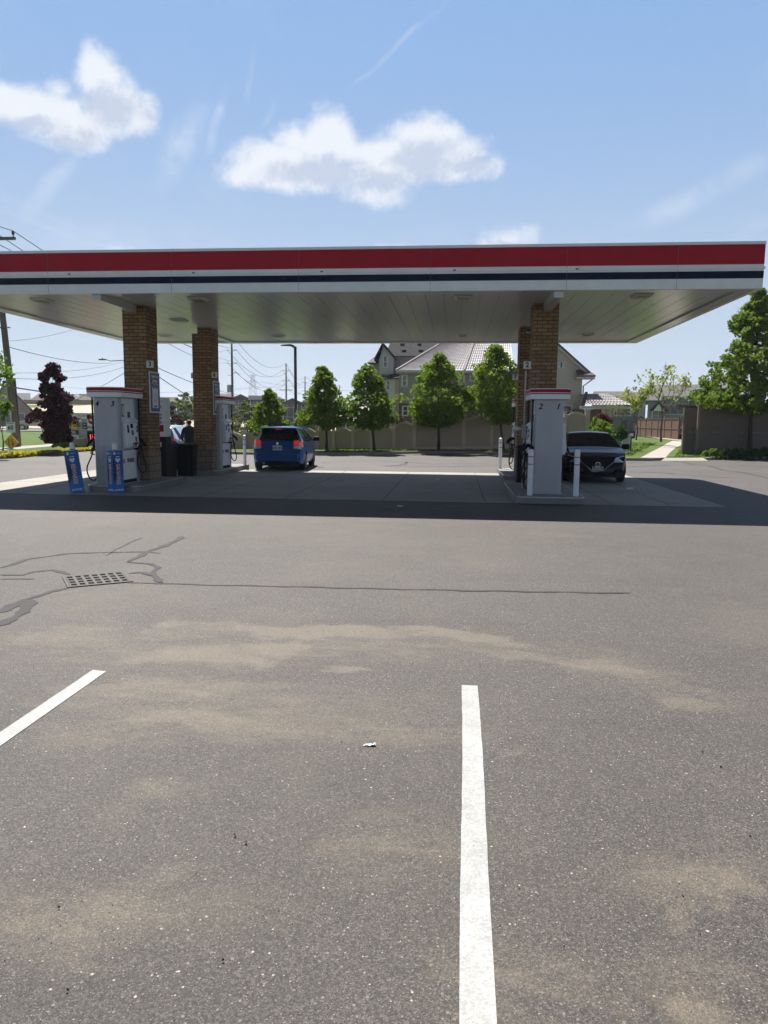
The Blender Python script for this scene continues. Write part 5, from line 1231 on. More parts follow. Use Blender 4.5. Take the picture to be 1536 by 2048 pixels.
def window(t,x,y,z,w,h,axis='y',fr=.08,n=1,mat=None):
    # centre x,z on a wall at y (facing -y) or axis 'x' facing -x
    if axis=='y':
        f=obj('window',MB().box(x-w/2-fr,x+w/2+fr,y-.04,y,z-h/2-fr,z+h/2+fr),mat or mTRIM,t); b=MB()
        for k in range(n): 
            a=x-w/2+w*k/n+.02; c=x-w/2+w*(k+1)/n-.02; b.box(a,c,y-.048,y-.041,z-h/2,z-.02); b.box(a,c,y-.048,y-.041,z+.02,z+h/2)
    else:
        f=obj('window',MB().box(x-.04,x,y-w/2-fr,y+w/2+fr,z-h/2-fr,z+h/2+fr),mat or mTRIM,t); b=MB(); b.box(x-.048,x-.041,y-w/2,y+w/2,z-h/2,z-.02); b.box(x-.048,x-.041,y-w/2,y+w/2,z+.02,z+h/2)
    obj('pane',b,mGLASS,f)
    return f
# grey gabled house behind the fence (ridge runs to the right, gable wing to the left front)
HY=56.
def X(px,Y): return at(px,800,Y=Y).x
def Z(py,Y,px=850): return at(px,py,Y=Y).z
t=thing('grey_house','grey sided house with dark shingle gables behind the maples','house',(0,0,0))
Y1=HY
xg0,xg1=X(760,Y1),X(778,Y1); zr=Z(684,Y1); ze=Z(709,Y1)
# main body
obj('wall',MB().box(X(778,Y1),X(900,Y1),Y1+1.,Y1+11,0,ze),mSIDG,t)
b=MB(); b.prism([(Y1+.6,ze-.05),(Y1+5,Z(668,Y1)),(Y1+11.4,ze-.05)],'x',X(768,Y1),X(905,Y1)); rf=obj('roof',b,mSHD,t)
for px in(805,839): v=at(px,689,Y=Y1+2.2); obj('roof_vent',MB().box(v.x-.15,v.x+.15,Y1+2.0,Y1+2.5,v.z-.1,v.z+.10),mTRIMD,rf)
# gable end facing left/front
x0,x1=X(760,Y1),X(778,Y1)
obj('wall',MB().prism([(x0-.1,Z(748,Y1)),(x1+.3,Z(748,Y1)),(x1+.3,ze-.1),(X(764,Y1)+.05,zr-.25),(x0-.1,ze-.35)],'y',Y1+.2,Y1+3.5),siding('gable_siding',(.44,.44,.445),.16),t)
b=MB(); xa=X(764.5,Y1)
for (xx0,zz0),(xx1,zz1) in(((xa,zr),(x1+.45,ze-.18)),((xa,zr),(x0-.45,ze-.28))): b.add([(xx0,Y1-.1,zz0),(xx1,Y1-.1,zz1),(xx1,Y1-.1,zz1-.2),(xx0,Y1-.1,zz0-.22),(xx0,Y1+4,zz0),(xx1,Y1+4,zz1),(xx1,Y1+4,zz1-.2),(xx0,Y1+4,zz0-.22)],[(0,1,5,4),(3,2,1,0),(2,3,7,6),(1,2,6,5)])
obj('gable_roof',b,mSHD,t)
window(t,X(769.5,Y1),Y1+.2,Z(723,Y1),.26,.75,mat=mTRIM,fr=.06)
# left wing
obj('wall',MB().box(X(737,Y1+1),X(762,Y1+1),Y1+1.6,Y1+7,0,Z(724,Y1)),mSIDG,t)
b=MB(); X0_,X1_=X(731,Y1),X(761,Y1); b.add([(X0_,Y1+1.,Z(723,Y1)),(X1_,Y1+1.,Z(723,Y1)),(X1_,Y1+3.6,Z(705,Y1)),(X0_+.25,Y1+3.6,Z(705,Y1)),(X0_,Y1+7,Z(723,Y1)),(X1_,Y1+7,Z(723,Y1)),(X0_,Y1+1.,Z(724.5,Y1)),(X1_,Y1+1.,Z(724.5,Y1)),(X0_,Y1+7,Z(724.5,Y1))],[(0,1,2,3),(0,3,4),(3,2,5,4),(0,6,7,1),(0,4,8,6)]); obj('side_roof',b,mSHG,t)
# lower storey with small roof
obj('wall',MB().box(X(772,Y1-1),X(790,Y1-1),Y1-1.2,Y1+1,0,Z(756,Y1-1)),siding('pale_siding',(.60,.60,.605),.16),t)
obj('wall',MB().box(X(790,Y1-1)+.003,X(799,Y1-1),Y1-1.2,Y1+1,0,Z(754,Y1-1)),mSIDB,t)
b=MB(); b.add([(X(767,Y1-1),Y1-1.6,Z(758,Y1-1)),(X(799,Y1-1),Y1-1.6,Z(757,Y1-1)),(X(799,Y1-1),Y1+.9,Z(741,Y1)),(X(780,Y1-1),Y1+.9,Z(746,Y1)),(X(767,Y1-1),Y1-1.6,Z(760,Y1-1)),(X(799,Y1-1),Y1-1.6,Z(759,Y1-1)),(X(767,Y1-1),Y1+1,Z(757,Y1))],[(0,1,2,3),(0,4,5,1),(0,3,6)]); obj('lower_roof',b,mSHD,t)
window(t,X(776.5,Y1-1),Y1-1.2,Z(771,Y1-1),.22,.62,fr=.06)
# tiled house with long hip roof
HY2=50.
def tiles(b,p00,p10,p11,p01,nu,nv,amp=.024):
    # wavy tile sheet between four corners (bottom-left, bottom-right, top-right, top-left)
    p00,p10,p11,p01=map(Vector,(p00,p10,p11,p01)); nrm=(p10-p00).cross(p01-p00).normalized()
    if nrm.z<0: nrm=-nrm
    vs=[]; NU=nu*4; 
    for j in range(nv):
        for e in(0,1):
            v=(j+e)/nv
            for i in range(NU+1):
                u=i/NU; p=(p00.lerp(p10,u)).lerp(p01.lerp(p11,u),v); o=amp*.55*math.cos(2*PI*u*nu)+(amp*1.1 if e==0 else 0.)
                vs.append(tuple(p+nrm*o))
    fs=[]
    for r in range(2*nv-1):
        for i in range(NU): a=r*(NU+1)+i; fs.append((a,a+1,a+NU+2,a+NU+1))
    b.add(vs,fs)
t=thing('tiled_house','light sided house with pinkish tiled hip roof behind the two right maples','house',(0,0,0))
ze=Z(741,HY2); xw0=X(799,HY2); xw1=X(1180,HY2)
obj('wall',MB().box(xw0,X(1022,HY2),HY2+.4,HY2+9,Z(806,HY2),ze-.05),mSIDG,t); obj('brick_wall',MB().box(xw0,X(1022,HY2),HY2+.42,HY2+9,0,Z(806,HY2)-.003),mBRK2,t)
apx=at(881,695,Y=HY2+3.); e0=at(792,741,Y=HY2-.1)
hipc=at(955,688,Y=HY2+4.5)
e1=at(929,735,Y=HY2-.1)
b=MB(); tiles(b,(e0.x,HY2-.1,ze),(e1.x,HY2-.1,ze+.0),(hipc.x,HY2+5.,hipc.z+.9),(apx.x,HY2+3.4,apx.z+.3),26,24); 
rf=obj('tile_roof',b,mTILE,t)
b=MB(); tiles(b,(e1.x+.02,HY2-.1,ze+.0),(X(1025,HY2),HY2-.1,ze),(X(1025,HY2),HY2+5,hipc.z+.9),(hipc.x+.02,HY2+5.,hipc.z+.9),20,24); obj('shaded_roof_slope',b,mTILE,rf)
b=MB(); b.tube([(e1.x,HY2-.13,ze+.03),(hipc.x,HY2+5.,hipc.z+.95)],.07,6); b.tube([(e0.x,HY2-.13,ze+.02),(apx.x,HY2+3.4,apx.z+.34)],.07,6); b.tube([(apx.x,HY2+3.4,apx.z+.34),(hipc.x,HY2+5,hipc.z+.95)],.07,6); obj('ridge_cap',b,mTILE,rf)
obj('eave',MB().box(e0.x,X(1025,HY2),HY2-.12,HY2+.42,ze-.22,ze-.04),mSIDG,t); obj('gutter',MB().box(e0.x,X(1025,HY2),HY2-.24,HY2-.122,ze-.14,ze+.0),mGREYM,t)
window(t,X(808,HY2),HY2+.4,Z(761,HY2),.26,.66,fr=.07); window(t,X(922,HY2),HY2+.4,Z(757,HY2),.30,.62,fr=.07); window(t,X(945,HY2),HY2+.4,Z(752,HY2),.3,.5,fr=.07)
window(t,X(810,HY2),HY2+.42,Z(822,HY2),.30,.55,fr=.07); window(t,X(975,HY2),HY2+.42,Z(832,HY2),.42,.8,fr=.07)
obj('fascia_gable',MB().prism([(X(890,HY2),Z(690,HY2+6)),(X(925,HY2),Z(672,HY2+6)),(X(960,HY2),Z(690,HY2+6))],'y',HY2+6,HY2+9),mSIDB,t)
# gable house with tiled rake
HY3=47.
t=thing('gable_house','light sided gable house with tiled rake edge behind the right columns','house',(0,0,0))
xm=X(1098,HY3); zr=Z(676,HY3); xl,xr=X(1018,HY3),X(1163,HY3); zeL,zeR=Z(722,HY3),Z(742,HY3)
k=(zr-Z(750,HY3,1150))/(X(1183,HY3)-xm)
obj('wall',MB().prism([(xl,-.1),(xr,-.1),(xr,zr-k*(xr-xm)-.18),(xm,zr-.18),(xl,zr-k*(xm-xl)-.18)],'y',HY3,HY3+9),mSIDL,t)
b=MB(); b.add([(xm,HY3-.4,zr),(X(1183,HY3),HY3-.4,zr-k*(X(1183,HY3)-xm)),(X(1183,HY3),HY3+9.4,zr-k*(X(1183,HY3)-xm)),(xm,HY3+9.4,zr),(xm,HY3-.4,zr-.16),(X(1183,HY3),HY3-.4,zr-k*(X(1183,HY3)-xm)-.14)],[(0,1,2,3),(0,4,5,1)])
xl2=X(1013,HY3); b.add([(xm,HY3-.4,zr),(xl2,HY3-.4,zr-k*(xm-xl2)),(xl2,HY3+9.4,zr-k*(xm-xl2)),(xm,HY3+9.4,zr),(xm,HY3-.4,zr-.16),(xl2,HY3-.4,zr-k*(xm-xl2)-.14)],[(0,1,2,3),(0,4,5,1)]); obj('roof',b,mTILED,t)
b=MB(); 
for sx in(1,-1):
    xe=X(1183,HY3) if sx>0 else xl2
    b.add([(xm,HY3-.38,zr-.165),(xe,HY3-.38,zr-k*abs(xe-xm)-.145),(xe,HY3-.38,zr-k*abs(xe-xm)-.30),(xm,HY3-.38,zr-.32),(xm,HY3-.02,zr-.165),(xe,HY3-.02,zr-k*abs(xe-xm)-.145),(xe,HY3-.02,zr-k*abs(xe-xm)-.30),(xm,HY3-.02,zr-.32)],[(0,1,2,3),(3,2,6,7),(4,7,6,5)])
obj('rake_board',b,mSIDL,t)
ex0,ex1=X(1147,HY3),X(1184,HY3); zz=Z(752,HY3,1150)
b=MB(); b.add([(ex0,HY3-.9,zz),(ex1,HY3-.9,zz),(ex1-.3,HY3-.02,zz+.36),(ex0+.05,HY3-.02,zz+.36),(ex0,HY3-.9,zz-.1),(ex1,HY3-.9,zz-.1)],[(0,1,2,3),(0,4,5,1)]); obj('eave_return',b,mTILED,t)
obj('soffit_box',MB().box(ex0+.02,ex1-.02,HY3-.85,HY3-.005,zz-.22,zz-.105),mSIDL,t)
obj('downspout',MB().tube([(ex1-.15,HY3-.6,zz-.25),(xr+.06,HY3-.1,zz-.6),(xr+.06,HY3-.1,.2)],.045,6),mSIDL,t)
# porch wing
xp0,xp1=X(1150,HY3-1),X(1246,HY3-1)
b=MB(); zt_,zb_=Z(786,HY3),Z(811,HY3-2,1200)
tiles(b,(xp0+.1,HY3-3,zb_),(xp1,HY3-3,zb_),(X(1212,HY3),HY3-.01,zt_),(X(1158,HY3),HY3-.01,zt_),14,7,.05); obj('porch_roof',b,mTILE,t)
obj('porch_fascia',MB().box(xp0,xp1,HY3-3.02,HY3-2.9,zb_-.22,zb_-.06),mSIDL,t); obj('porch_edge',MB().prism([(xp0,zb_-.05),(xp0+.25,zb_-.05),(X(1158,HY3),zt_),(X(1156,HY3)-.1,zt_)],'y',HY3-3.05,HY3-2.98),mTRIMD,t)
obj('porch_wall',MB().box(xp0,X(1188,HY3),HY3-2.6,HY3-.003,0,zb_-.225),mBRK2,t); obj('porch_post',MB().box(X(1213,HY3-2.6),X(1219,HY3-2.6),HY3-2.8,HY3-2.5,0,zb_-.225),mSIDB,t)
window(t,X(1135,HY3),HY3,Z(820,HY3),.5,.6)
# houses on the right background
def house(name,label,px0,px1,pye,pyr,Y,depth,wm,rm,kind,wins=(),base=None,group=None,ov=.35,gar=None):
    X0,X1=X(px0,Y),X(px1,Y); pc=(px0+px1)/2; ze=Z(pye,Y,pc); zr=Z(pyr,Y+(depth/2 if kind!='gable_y' else 0),pc)
    a=math.atan2((X0+X1)/2,Y); ca=math.cos(a); w=(X1-X0)*ca; t=thing(name,label,'house',(X0,Y,0),-a,group)
    lx=lambda px:(X(px,Y)-X0)*ca
    obj('wall',MB().box(0,w,0,depth,-.2 if base is None else base,ze),wm,t)
    b=MB(); hipgable(b,0,w,0,depth,ze+.12,zr,ov,kind); obj('roof',b,rm,t)
    if kind=='gable_y': obj('gable',MB().prism([(.1,ze+.004),(w-.1,ze+.004),(w/2,zr-.25)],'y',-ov-.004,-.05),wm,t)
    for px,py,ww,h,n in wins: window(t,lx(px),0,Z(py,Y,px),ww,h,n=n,fr=.1)
    if gar: obj('garage_door',MB().box(lx(gar[0]),lx(gar[1]),-.06,-.003,Z(gar[3],Y,gar[0]),Z(gar[2],Y,gar[0])),mTRIMD,t)
    return t
house('far_house','beige far house with long grey roof right of the porch',1188,1262,812,783,132,16,mSIDB,mSHG,'gable_x',group='houses beyond the walkway')
house('far_house','dark far house with white upper window and garage door',1228,1268,818,806,118,12,mSIDD,mSHD,'gable_y',[(1246,822,2.40,1.35,3)],group='houses beyond the walkway',gar=(1240,1256,840,862))
house('far_house','narrow cream far house with small dark porch gable',1268,1292,806,784,122,14,mSIDL,mSHG,'gable_x',[(1273,830,0.72,1.74,1)],group='houses beyond the walkway')
house('far_house','pale grey house with two white windows behind tall bare tree',1296,1402,803,770,100,14,siding('steel_siding',(.27,.285,.30),.18),mSHG,'gable_x',[(1341,811,1.95,2.25,2),(1377,812,2.25,2.10,2)],group='houses beyond the walkway')
t=house('far_house','darker gable end house standing behind the conifers',1352,1400,803,776,64,8,siding('mid_siding',(.25,.265,.28),.18),mSHG,'gable_y',group='houses beyond the walkway') if False else None
house('far_house','cream house corner glimpsed through the right maple',1404,1470,782,766,58,9,mSIDL,mSHG,'gable_x',group='houses beyond the walkway')
house('far_house','white walled far house with black roofline behind bare trees',1306,1330,822,804,98,8,mTRIM,mSHD,'gable_y',[(1318,832,1.35,1.20,2)],group='houses beyond the walkway')
house('far_house','small dark hipped entry roof by the cream house',1272,1296,846,832,112,7,mSIDB,mSHD,'gable_y',group='houses beyond the walkway')
# garden canopy behind fence
t=thing('garden_gazebo','white topped garden gazebo behind the tan fence','gazebo',(X(714,46.),46,.2)); obj('canopy_top',MB().add([(-.75,-.5,1.55),(.75,-.5,1.55),(.75,.8,1.55),(-.75,.8,1.55),(0,.1,1.74)],[(0,1,4),(1,2,4),(2,3,4),(3,0,4),(0,3,2,1)]),mPAPER,t)
for x in(-.7,.7):
    for y in(-.45,.75): obj('post',MB().box(x-.03,x+.03,y-.03,y+.03,0,1.55),mTRIMD,t)
t=thing('garden_shed','dark garden structure with window openings behind the tan fence','shed',(X(716,50.),50,.1)); obj('wall',MB().box(-1.5,1.4,0,1.5,0,1.6),mBRK2,t); window(t,-.6,0,1.2,.4,.4); window(t,.5,0,1.2,.4,.4)
# far left townhouses, each a thing
rowL=[(22,60,800,786),(62,98,801,786),(99,130,799,788),(131,160,799,787),(161,196,801,788),(197,240,800,786)]
lbs=['far grey townhouse just right of the stone house','far pale townhouse left of the purple tree','far townhouse behind the purple tree crown','far dark townhouse right of the purple tree top','far dark townhouse left of the front left pump','far townhouse hidden by front left pump valance']
for i,(a,c,e,r) in enumerate(rowL):
    Y=210.; base=4.0
    t=house('town_house',lbs[i],a,c-.6,e,r,Y+(i%2)*3,16,[mSIDG,mSIDD,mBRK2][i%3],[mSHG,mSHD,mSHB][(i*2)%3],'hip' if i%2 else 'gable_x',[(a+8,e+6,1.6,1.4,2),(a+22,e+6,1.6,1.4,2)],group='far townhouses on the rise')
boardfence('long pinkish-brown board fence along top of the earth bank',(X(18,165),165,4.4),(X(205,165),165,4.4),1.45,P('pink_boards',(.42,.28,.22),.8),mREDFF,12)
rowM=[(322,352,808,794,mBRK2,mSHB,120),(353,388,808,797,mSIDD,mSHG,118),(436,462,800,787,mSIDD,mSHG,120),(463,500,800,788,mBRK2,mSHG,116),(501,532,802,791,mSIDG,mSHD,112),(533,566,800,789,mSIDD,mSHG,110),(567,603,808,796,mBRK2,mSHG,100),(604,640,808,794,mSIDD,mSHD,104)]
lbm=['far brown roofed townhouse seen between the left columns','far grey roofed house right of the brown roofed one','far dark townhouse just right of rear left column','far brick townhouse left of the lattice pylon','far townhouse below the lattice pylon','far townhouse behind the small maple','far brick townhouse left of the black lamp post','far townhouse behind the round maple']
for i,(a,c,e,r,wm,rm,Y) in enumerate(rowM):
    house('town_house',lbm[i],a,c-.5,e,r,Y,11,wm,rm,'gable_y' if i in(3,6) else ('hip' if i%2 else 'gable_x'),[(a+7,e+7,1.0,1.5,2),(a+20,e+7,1.0,1.5,2),(a+7,e+26,1.0,1.5,2),(a+20,e+26,1.0,1.5,2)],group='far townhouses in the middle')
# stone house at the left edge
YS=115.
xr_=X(57,YS); xr2=X(65,YS)-xr_; xa=X(20,YS)-xr_; ze=Z(822,YS,60); zr=Z(768,YS,30); xl_=2*xa; zw=zr-(zr-ze)*(0-xa)/(xr2-xa)
t=thing('stone_house','pale stone house with steep dark roof at the left photo edge','house',(xr_,YS,0),R(30))
obj('wall',MB().prism([(xl_,-.1),(0,-.1),(0,zw-.15),(xa,zr-.15),(xl_,zw-.15)],'y',0,12),mSTONE,t)
b=MB()
for xe in(xr2,2*xa-xr2): b.add([(xa,-.4,zr),(xe,-.4,ze),(xe,12.4,ze),(xa,12.4,zr),(xa,-.4,zr-.3),(xe,-.4,ze-.3),(xe,12.4,ze-.3),(xa,12.4,zr-.3)],[(0,1,2,3),(0,4,5,1),(4,7,6,5),(1,5,6,2)])
obj('roof',b,mSHB,t); window(t,X(44,YS)-xr_,0,Z(838,YS,44),.8,1.7); window(t,X(22,YS)-xr_,0,Z(840,YS,44),1.2,1.7)
# ================================================================ POLES, WIRES
def insul(b,x,y,z,s): b.tube([(x,y,z),(x+s*.5,y,z+.10)],.05,5); b.lathe([(.07,-.03),(.09,.0),(.07,.04)],(x+s*.5,y,z+.12),8)
t=thing('utility_pole','tall grey wooden utility pole with crossarm at left photo edge','utility pole',(0,0,0))
p0=at(36,908,Y=39.); p1=at(5,628,Y=38.5); d=(p1-p0)/(p1.z-p0.z); ptop=p0+d*(12.2-p0.z)
obj('pole',MB().tube([(p0.x,p0.y,-.1),tuple(p0.lerp(ptop,.5)),tuple(ptop)],[.20,.165,.125],12),mWOODP,t,smooth=True)
ca=at(31,477,Y=38.3)
b=MB(); b.box(ca.x-2.4,ca.x,38.2,38.34,ca.z-.07,ca.z+.07); ar=obj('crossarm',b,mWOODP,t); b=MB(); ins0=[(ca.x-.1,38.27,ca.z+.38),(ca.x-1.2,38.27,ca.z+.38),(ca.x-2.3,38.27,ca.z+.38)]
for q in ins0: b.lathe([(.03,-.32),(.03,-.2),(.09,-.16),(.06,-.1),(.09,-.06),(.05,0.)],q,8)
obj('insulator',b,mDKPOLE,ar)
c2=at(12,656,Y=38.5); obj('bracket',MB().tube([(c2.x-.7,38.3,c2.z),(c2.x+.35,38.3,c2.z)],.035,6),mWOODP,t)
t=thing('utility_pole','thin dark short pole leaning beside the left wooden pole','pole',(0,0,0)); a=at(40,897,Y=45); c=at(28,757,Y=45); obj('pole',MB().tube([(a.x,45,-.05),tuple(c)],.10,8),mBARK,t)
def dpole(label,px,pyt,Y,tops,low=None,trans=False):
    a=at(px,pyt,Y=Y); t=thing('utility_pole',label,'utility pole',(a.x,Y,0),0,'wooden utility poles in a line'); h=a.z
    obj('pole',MB().tube([(.0,0,-.1),(0,0,h*.5),(0,0,h)],[.17,.15,.11],10),mWOODP,t,smooth=True)
    out=[]; b=MB()
    for py,sd in tops:
        z=at(px,py,Y=Y).z
        for s in((-1,1) if sd==0 else (sd,)): b.tube([(0,0,z-.05),(s*.55,0,z+.05)],.03,5); b.lathe([(.03,-.06),(.08,-.03),(.08,.03),(.03,.06)],(s*.58,0,z+.07),8); out.append(Vector((a.x+s*.6,Y,z+.1)))
    obj('insulator',b,mDKPOLE,t)
    if low: z=at(px,low,Y=Y).z; obj('crossarm',MB().box(-1.2,1.2,-.06,.06,z-.06,z+.06),mWOODP,t)
    if trans: 
        z=at(px,777,Y=Y).z; b=MB(); b.lathe([(.26,-.5),(.28,-.45),(.28,.4),(.22,.48)],(-.42,0,z),12); obj('transformer',b,mGREYM,t)
        obj('switch_arm',MB().tube([(0,0,z+1.6),(-.7,0,z+1.75)],.03,5),mDKPOLE,t)
    out.append(Vector((a.x,Y,h+.05))); return out
P1=dpole('wooden pole with transformer rising behind the rear left pump',463,668,94,[(701,0),(727,0),(746,1)],trans=True)
P2=dpole('wooden pole with crossarm just left of the black lamp post',572,727,131,[(741,0),(761,0)],low=780)
P3=dpole('farther thin wooden pole right of the black lamp post',610,753,173,[(765,0),(782,0)],low=None)
P4=dpole('farthest small pole top seen right of the round maple crown',679,770,215,[(774,0)],low=None)
def wire(label,a,c,sag,r=.022,grp='overhead power lines'):
    a=Vector(a); c=Vector(c); pts=[a.lerp(c,k/14)-Vector((0,0,4*sag*(k/14)*(1-k/14))) for k in range(15)]
    tag(obj('power_line',MB().tube(pts,r,4,cap=False),mWIRE),label,'power line',grp)
LW='thin dark wire slung between the wooden utility poles'
top1=P1[-1]
for q,e in zip(ins0,(P1[1],P1[3],P1[-1])): wire(LW,q,e,1.0,.02)
wire(LW,ins0[0],(ins0[0][0]-2.5,-4,ins0[0][2]+.3),.6,.018); wire(LW,ins0[1],(ins0[1][0]-2.5,-4,ins0[1][2]+.3),.6,.018)
for i,j in((0,0),(1,1),(2,2),(3,3),(4,3),(5,4)): wire(LW,P1[i],P2[j],2.2,.024)
for i,j in((0,0),(1,1),(2,2),(3,3),(4,4)): wire(LW,P2[i],P3[j],1.6,.026)
for i,j in((0,0),(2,1),(4,2)): wire(LW,P3[i],P4[j],1.5,.03)
# lower communication cables from the left pole
pm=lambda z:p0+d*(z-p0.z)
wire('sagging cable from the left wooden pole towards the street light',pm(at(20,690,Y=38).z),at(222,726,Y=62),.3,.02); wire('cable crossing behind the purple tree top, rising to the right',pm(at(24,755,Y=38).z),at(262,728,Y=70),.5,.018); wire('second fainter cable behind the purple tree top',at(20,746,Y=39),at(262,718,Y=80),.4,.014)
wire('thick black cable passing behind purple tree to the pump',at(-5,769,Y=38),at(200,788,Y=95),.3,.05); wire('diagonal guy wire rising from the pump valance to the brick column',at(150,800,Y=90),at(262,738,Y=60),.1,.022)
wire('thin cable sloping between the two left brick columns, upper',at(300,728,Y=60),P1[4]+Vector((0,0,-2.8)),.4,.03); wire('thin cable sloping between the two left brick columns, lower',at(300,741,Y=60),P1[4]+Vector((0,0,-6.2)),.4,.035)
wire('wire crossing sky below the left canopy edge',pm(at(10,680,Y=38).z),at(170,650,Y=48),.2,.012)
wire('cable in top gap between the two left columns',at(330,683,Y=50),P1[2],.5,.018); wire('second cable in top gap between the two left columns',at(365,686,Y=55),P1[0],.5,.018)
# street lamps
t=thing('street_lamp','cobra head street light reaching left above the front left pump','street lamp',(X(266,62),62,0)); hz_=at(246,720,Y=62); ar=at(222,722,Y=62); hd=at(205,719,Y=62)
obj('pole',MB().tube([(0,0,0),(0,0,hz_.z-.5)],[.10,.07],8),mDKPOLE,t); obj('arm',MB().tube([(0,0,hz_.z-.6),(-.4,0,hz_.z),(ar.x-X(266,62),0,ar.z),(hd.x+.3-X(266,62),0,hd.z)],.035,6),mDKPOLE,t); h_=obj('lamp_head',MB().box(hd.x-.32-X(266,62),hd.x+.32-X(266,62),-.12,.12,hd.z-.06,hd.z+.05),mDKPOLE,t,bevel=.03); obj('photocell',MB().lathe([(.04,0),(.04,.1)],(hd.x-X(266,62),0,hd.z+.05),8),mDKPOLE,h_)
YL=44.; a=at(592,860,Y=YL); tp=at(586,693,Y=YL); t=thing('street_lamp','slim black lamp post with flat lamp head pointing left','street lamp',(a.x,YL,0))
obj('pole',MB().tube([(0,0,0),(-.02,0,tp.z)],[.095,.085],8),mDKPOLE,t); obj('base',MB().lathe([(.28,0),(.28,.95),(.2,1.0)],n=14),mCURB,t)
lx=at(562,694,Y=YL); b=MB(); b.prism([(-.1,tp.z-.10),(-.28,tp.z+.02),(lx.x-a.x,tp.z+.05),(lx.x-a.x+.02,tp.z+.09),(-.3,tp.z+.13),(-.1,tp.z+.08)],'y',-.15,.15); obj('lamp_head',b,mDKPOLE,t)
# lattice pylon
YP=600.; a=at(506,800,Y=YP); tz=at(506,750,Y=YP).z; t=thing('lattice_pylon','distant steel lattice transmission pylon on the skyline','pylon',(a.x,YP,0)); b=MB(); H=tz
def hwp(z): return 4.6*(1-z/H)**1.0+.9
lv=np.linspace(0,H,11)
for sx in(-1,1):
    for sy in(-1,1): b.tube([(sx*hwp(z),sy*hwp(z),z) for z in lv],.11,4)
for z0_,z1_ in zip(lv[:-1],lv[1:]):
    for s in(-1,1): b.tube([(-hwp(z0_),s*hwp(z0_),z0_),(hwp(z1_),s*hwp(z1_),z1_)],.07,4); b.tube([(hwp(z0_),s*hwp(z0_),z0_),(-hwp(z1_),s*hwp(z1_),z1_)],.07,4)
obj('lattice',b,mDKPOLE,t); b=MB()
for z,w in((H*.72,5.5),(H*.86,4.2),(H*.98,3.)): b.tube([(-w,0,z),(w,0,z)],.10,4); b.tube([(-w,0,z),(0,0,z+1.6)],.07,4); b.tube([(w,0,z),(0,0,z+1.6)],.07,4)
obj('crossarm',b,mDKPOLE,t)
wire('faint high voltage line on the horizon left of the pylon',(a.x-5,YP,H*.72),(a.x-160,560,H*.75),5,.12); wire('faint high voltage line below it on the horizon',(a.x+5,YP,H*.86),(a.x+150,640,H*.8),5,.12)
# ================================================================ SIGNS
def signboard(t,name,x0,x1,z0,z1,m,y=0,th=.05): return obj(name,MB().box(x0,x1,y-th/2,y+th/2,z0,z1),m,t)
Y6=36.; q=at(24,902,Y=Y6); t=thing('road_sign','white speed sign reading 60 above a yellow diamond sign','road sign',(q.x,Y6,.1))
obj('post',MB().box(-.03,.03,.03,.08,0,2.0),mSTEEL,t)
z0,z1=at(24,865,Y=Y6).z-.1,at(24,844,Y=Y6).z-.1; s_=signboard(t,'speed_board',-.23,.23,z0,z1,mPOSTW,0); text('lettering','60',.30,mINK,s_,face((0,-.027,(z0+z1)/2-.03),'-y'),bold=.008); text('lettering','MAXIMUM',.075,mINK,s_,face((0,-.027,z1-.06),'-y'),bold=.001)
zc=(at(24,866,Y=Y6).z+at(24,903,Y=Y6).z)/2-.1; r_=.40; dm=obj('diamond_board',MB().prism([(0,zc-r_),(r_,zc),(0,zc+r_),(-r_,zc)],'y',-.05,-.02),mYEL,t)
b=MB(); b.box(-.13,-.085,-.053,-.0505,zc-.17,zc+.17); b.box(.06,.10,-.053,-.0505,zc-.17,zc-.06); b.prism([(.06,zc-.06),(.10,zc-.06),(.15,zc+.05),(.15,zc+.17),(.11,zc+.17),(.11,zc+.06)],'y',-.053,-.0505) if False else b.add([(.10,-.0525,zc-.16),(.145,-.0525,zc-.16),(.145,-.0525,zc-.02),(.075,-.0525,zc+.08),(.075,-.0525,zc+.17),(.035,-.0525,zc+.17),(.035,-.0525,zc+.06),(.10,-.0525,zc-.04)],[(0,1,2,3,4,5,6,7)])
for z in(-.12,-.03): b.box(.03,.05,-.053,-.0505,zc+z,zc+z+.05)
obj('lane_symbol',b,mINK,dm)
YP_=40.; xa,xb=at(134,850,Y=YP_).x,at(216,850,Y=YP_).x; g=lambda py:at(165,py,Y=YP_).z
t=thing('pylon_sign','roadside gas price sign with red LED digits behind the front left pump','price sign',(xa,YP_,0)); Wp=xb-xa; fx=lambda px:at(px,850,Y=YP_).x-xa
signboard(t,'backing',fx(134),Wp,g(892),g(826),P('sign_grey',(.42,.42,.41),.5),.12,.16)
signboard(t,'top_panel',fx(136),fx(183),g(838),g(829),mPANEL); text('lettering','CHALLENGE',.10,mINK,t,face((fx(164),-.03,g(832)),'-y'))
y_=signboard(t,'yellow_panel',fx(138),fx(155),g(858),g(837),mYEL); text('lettering','TUR',.33,mINK,y_,face((fx(150),-.03,g(850)),'-y'),bold=.008)
signboard(t,'small_panel',fx(156),fx(164),g(844),g(836),mPANEL); bl=signboard(t,'blue_panel',fx(165),fx(174),g(858),g(845),mBLUED); b=MB(); b.box(fx(167),fx(172),-.03,-.026,g(849),g(848)); b.box(fx(167),fx(172),-.03,-.026,g(855),g(854)); obj('small_print',b,mPANEL,bl)
bk=signboard(t,'diesel_panel',fx(132),fx(156),g(869),g(861),mINK,.0); text('lettering','DIESEL',.17,mPOSTW,bk,face((fx(144),-.03,g(865)),'-y'),bold=.003)
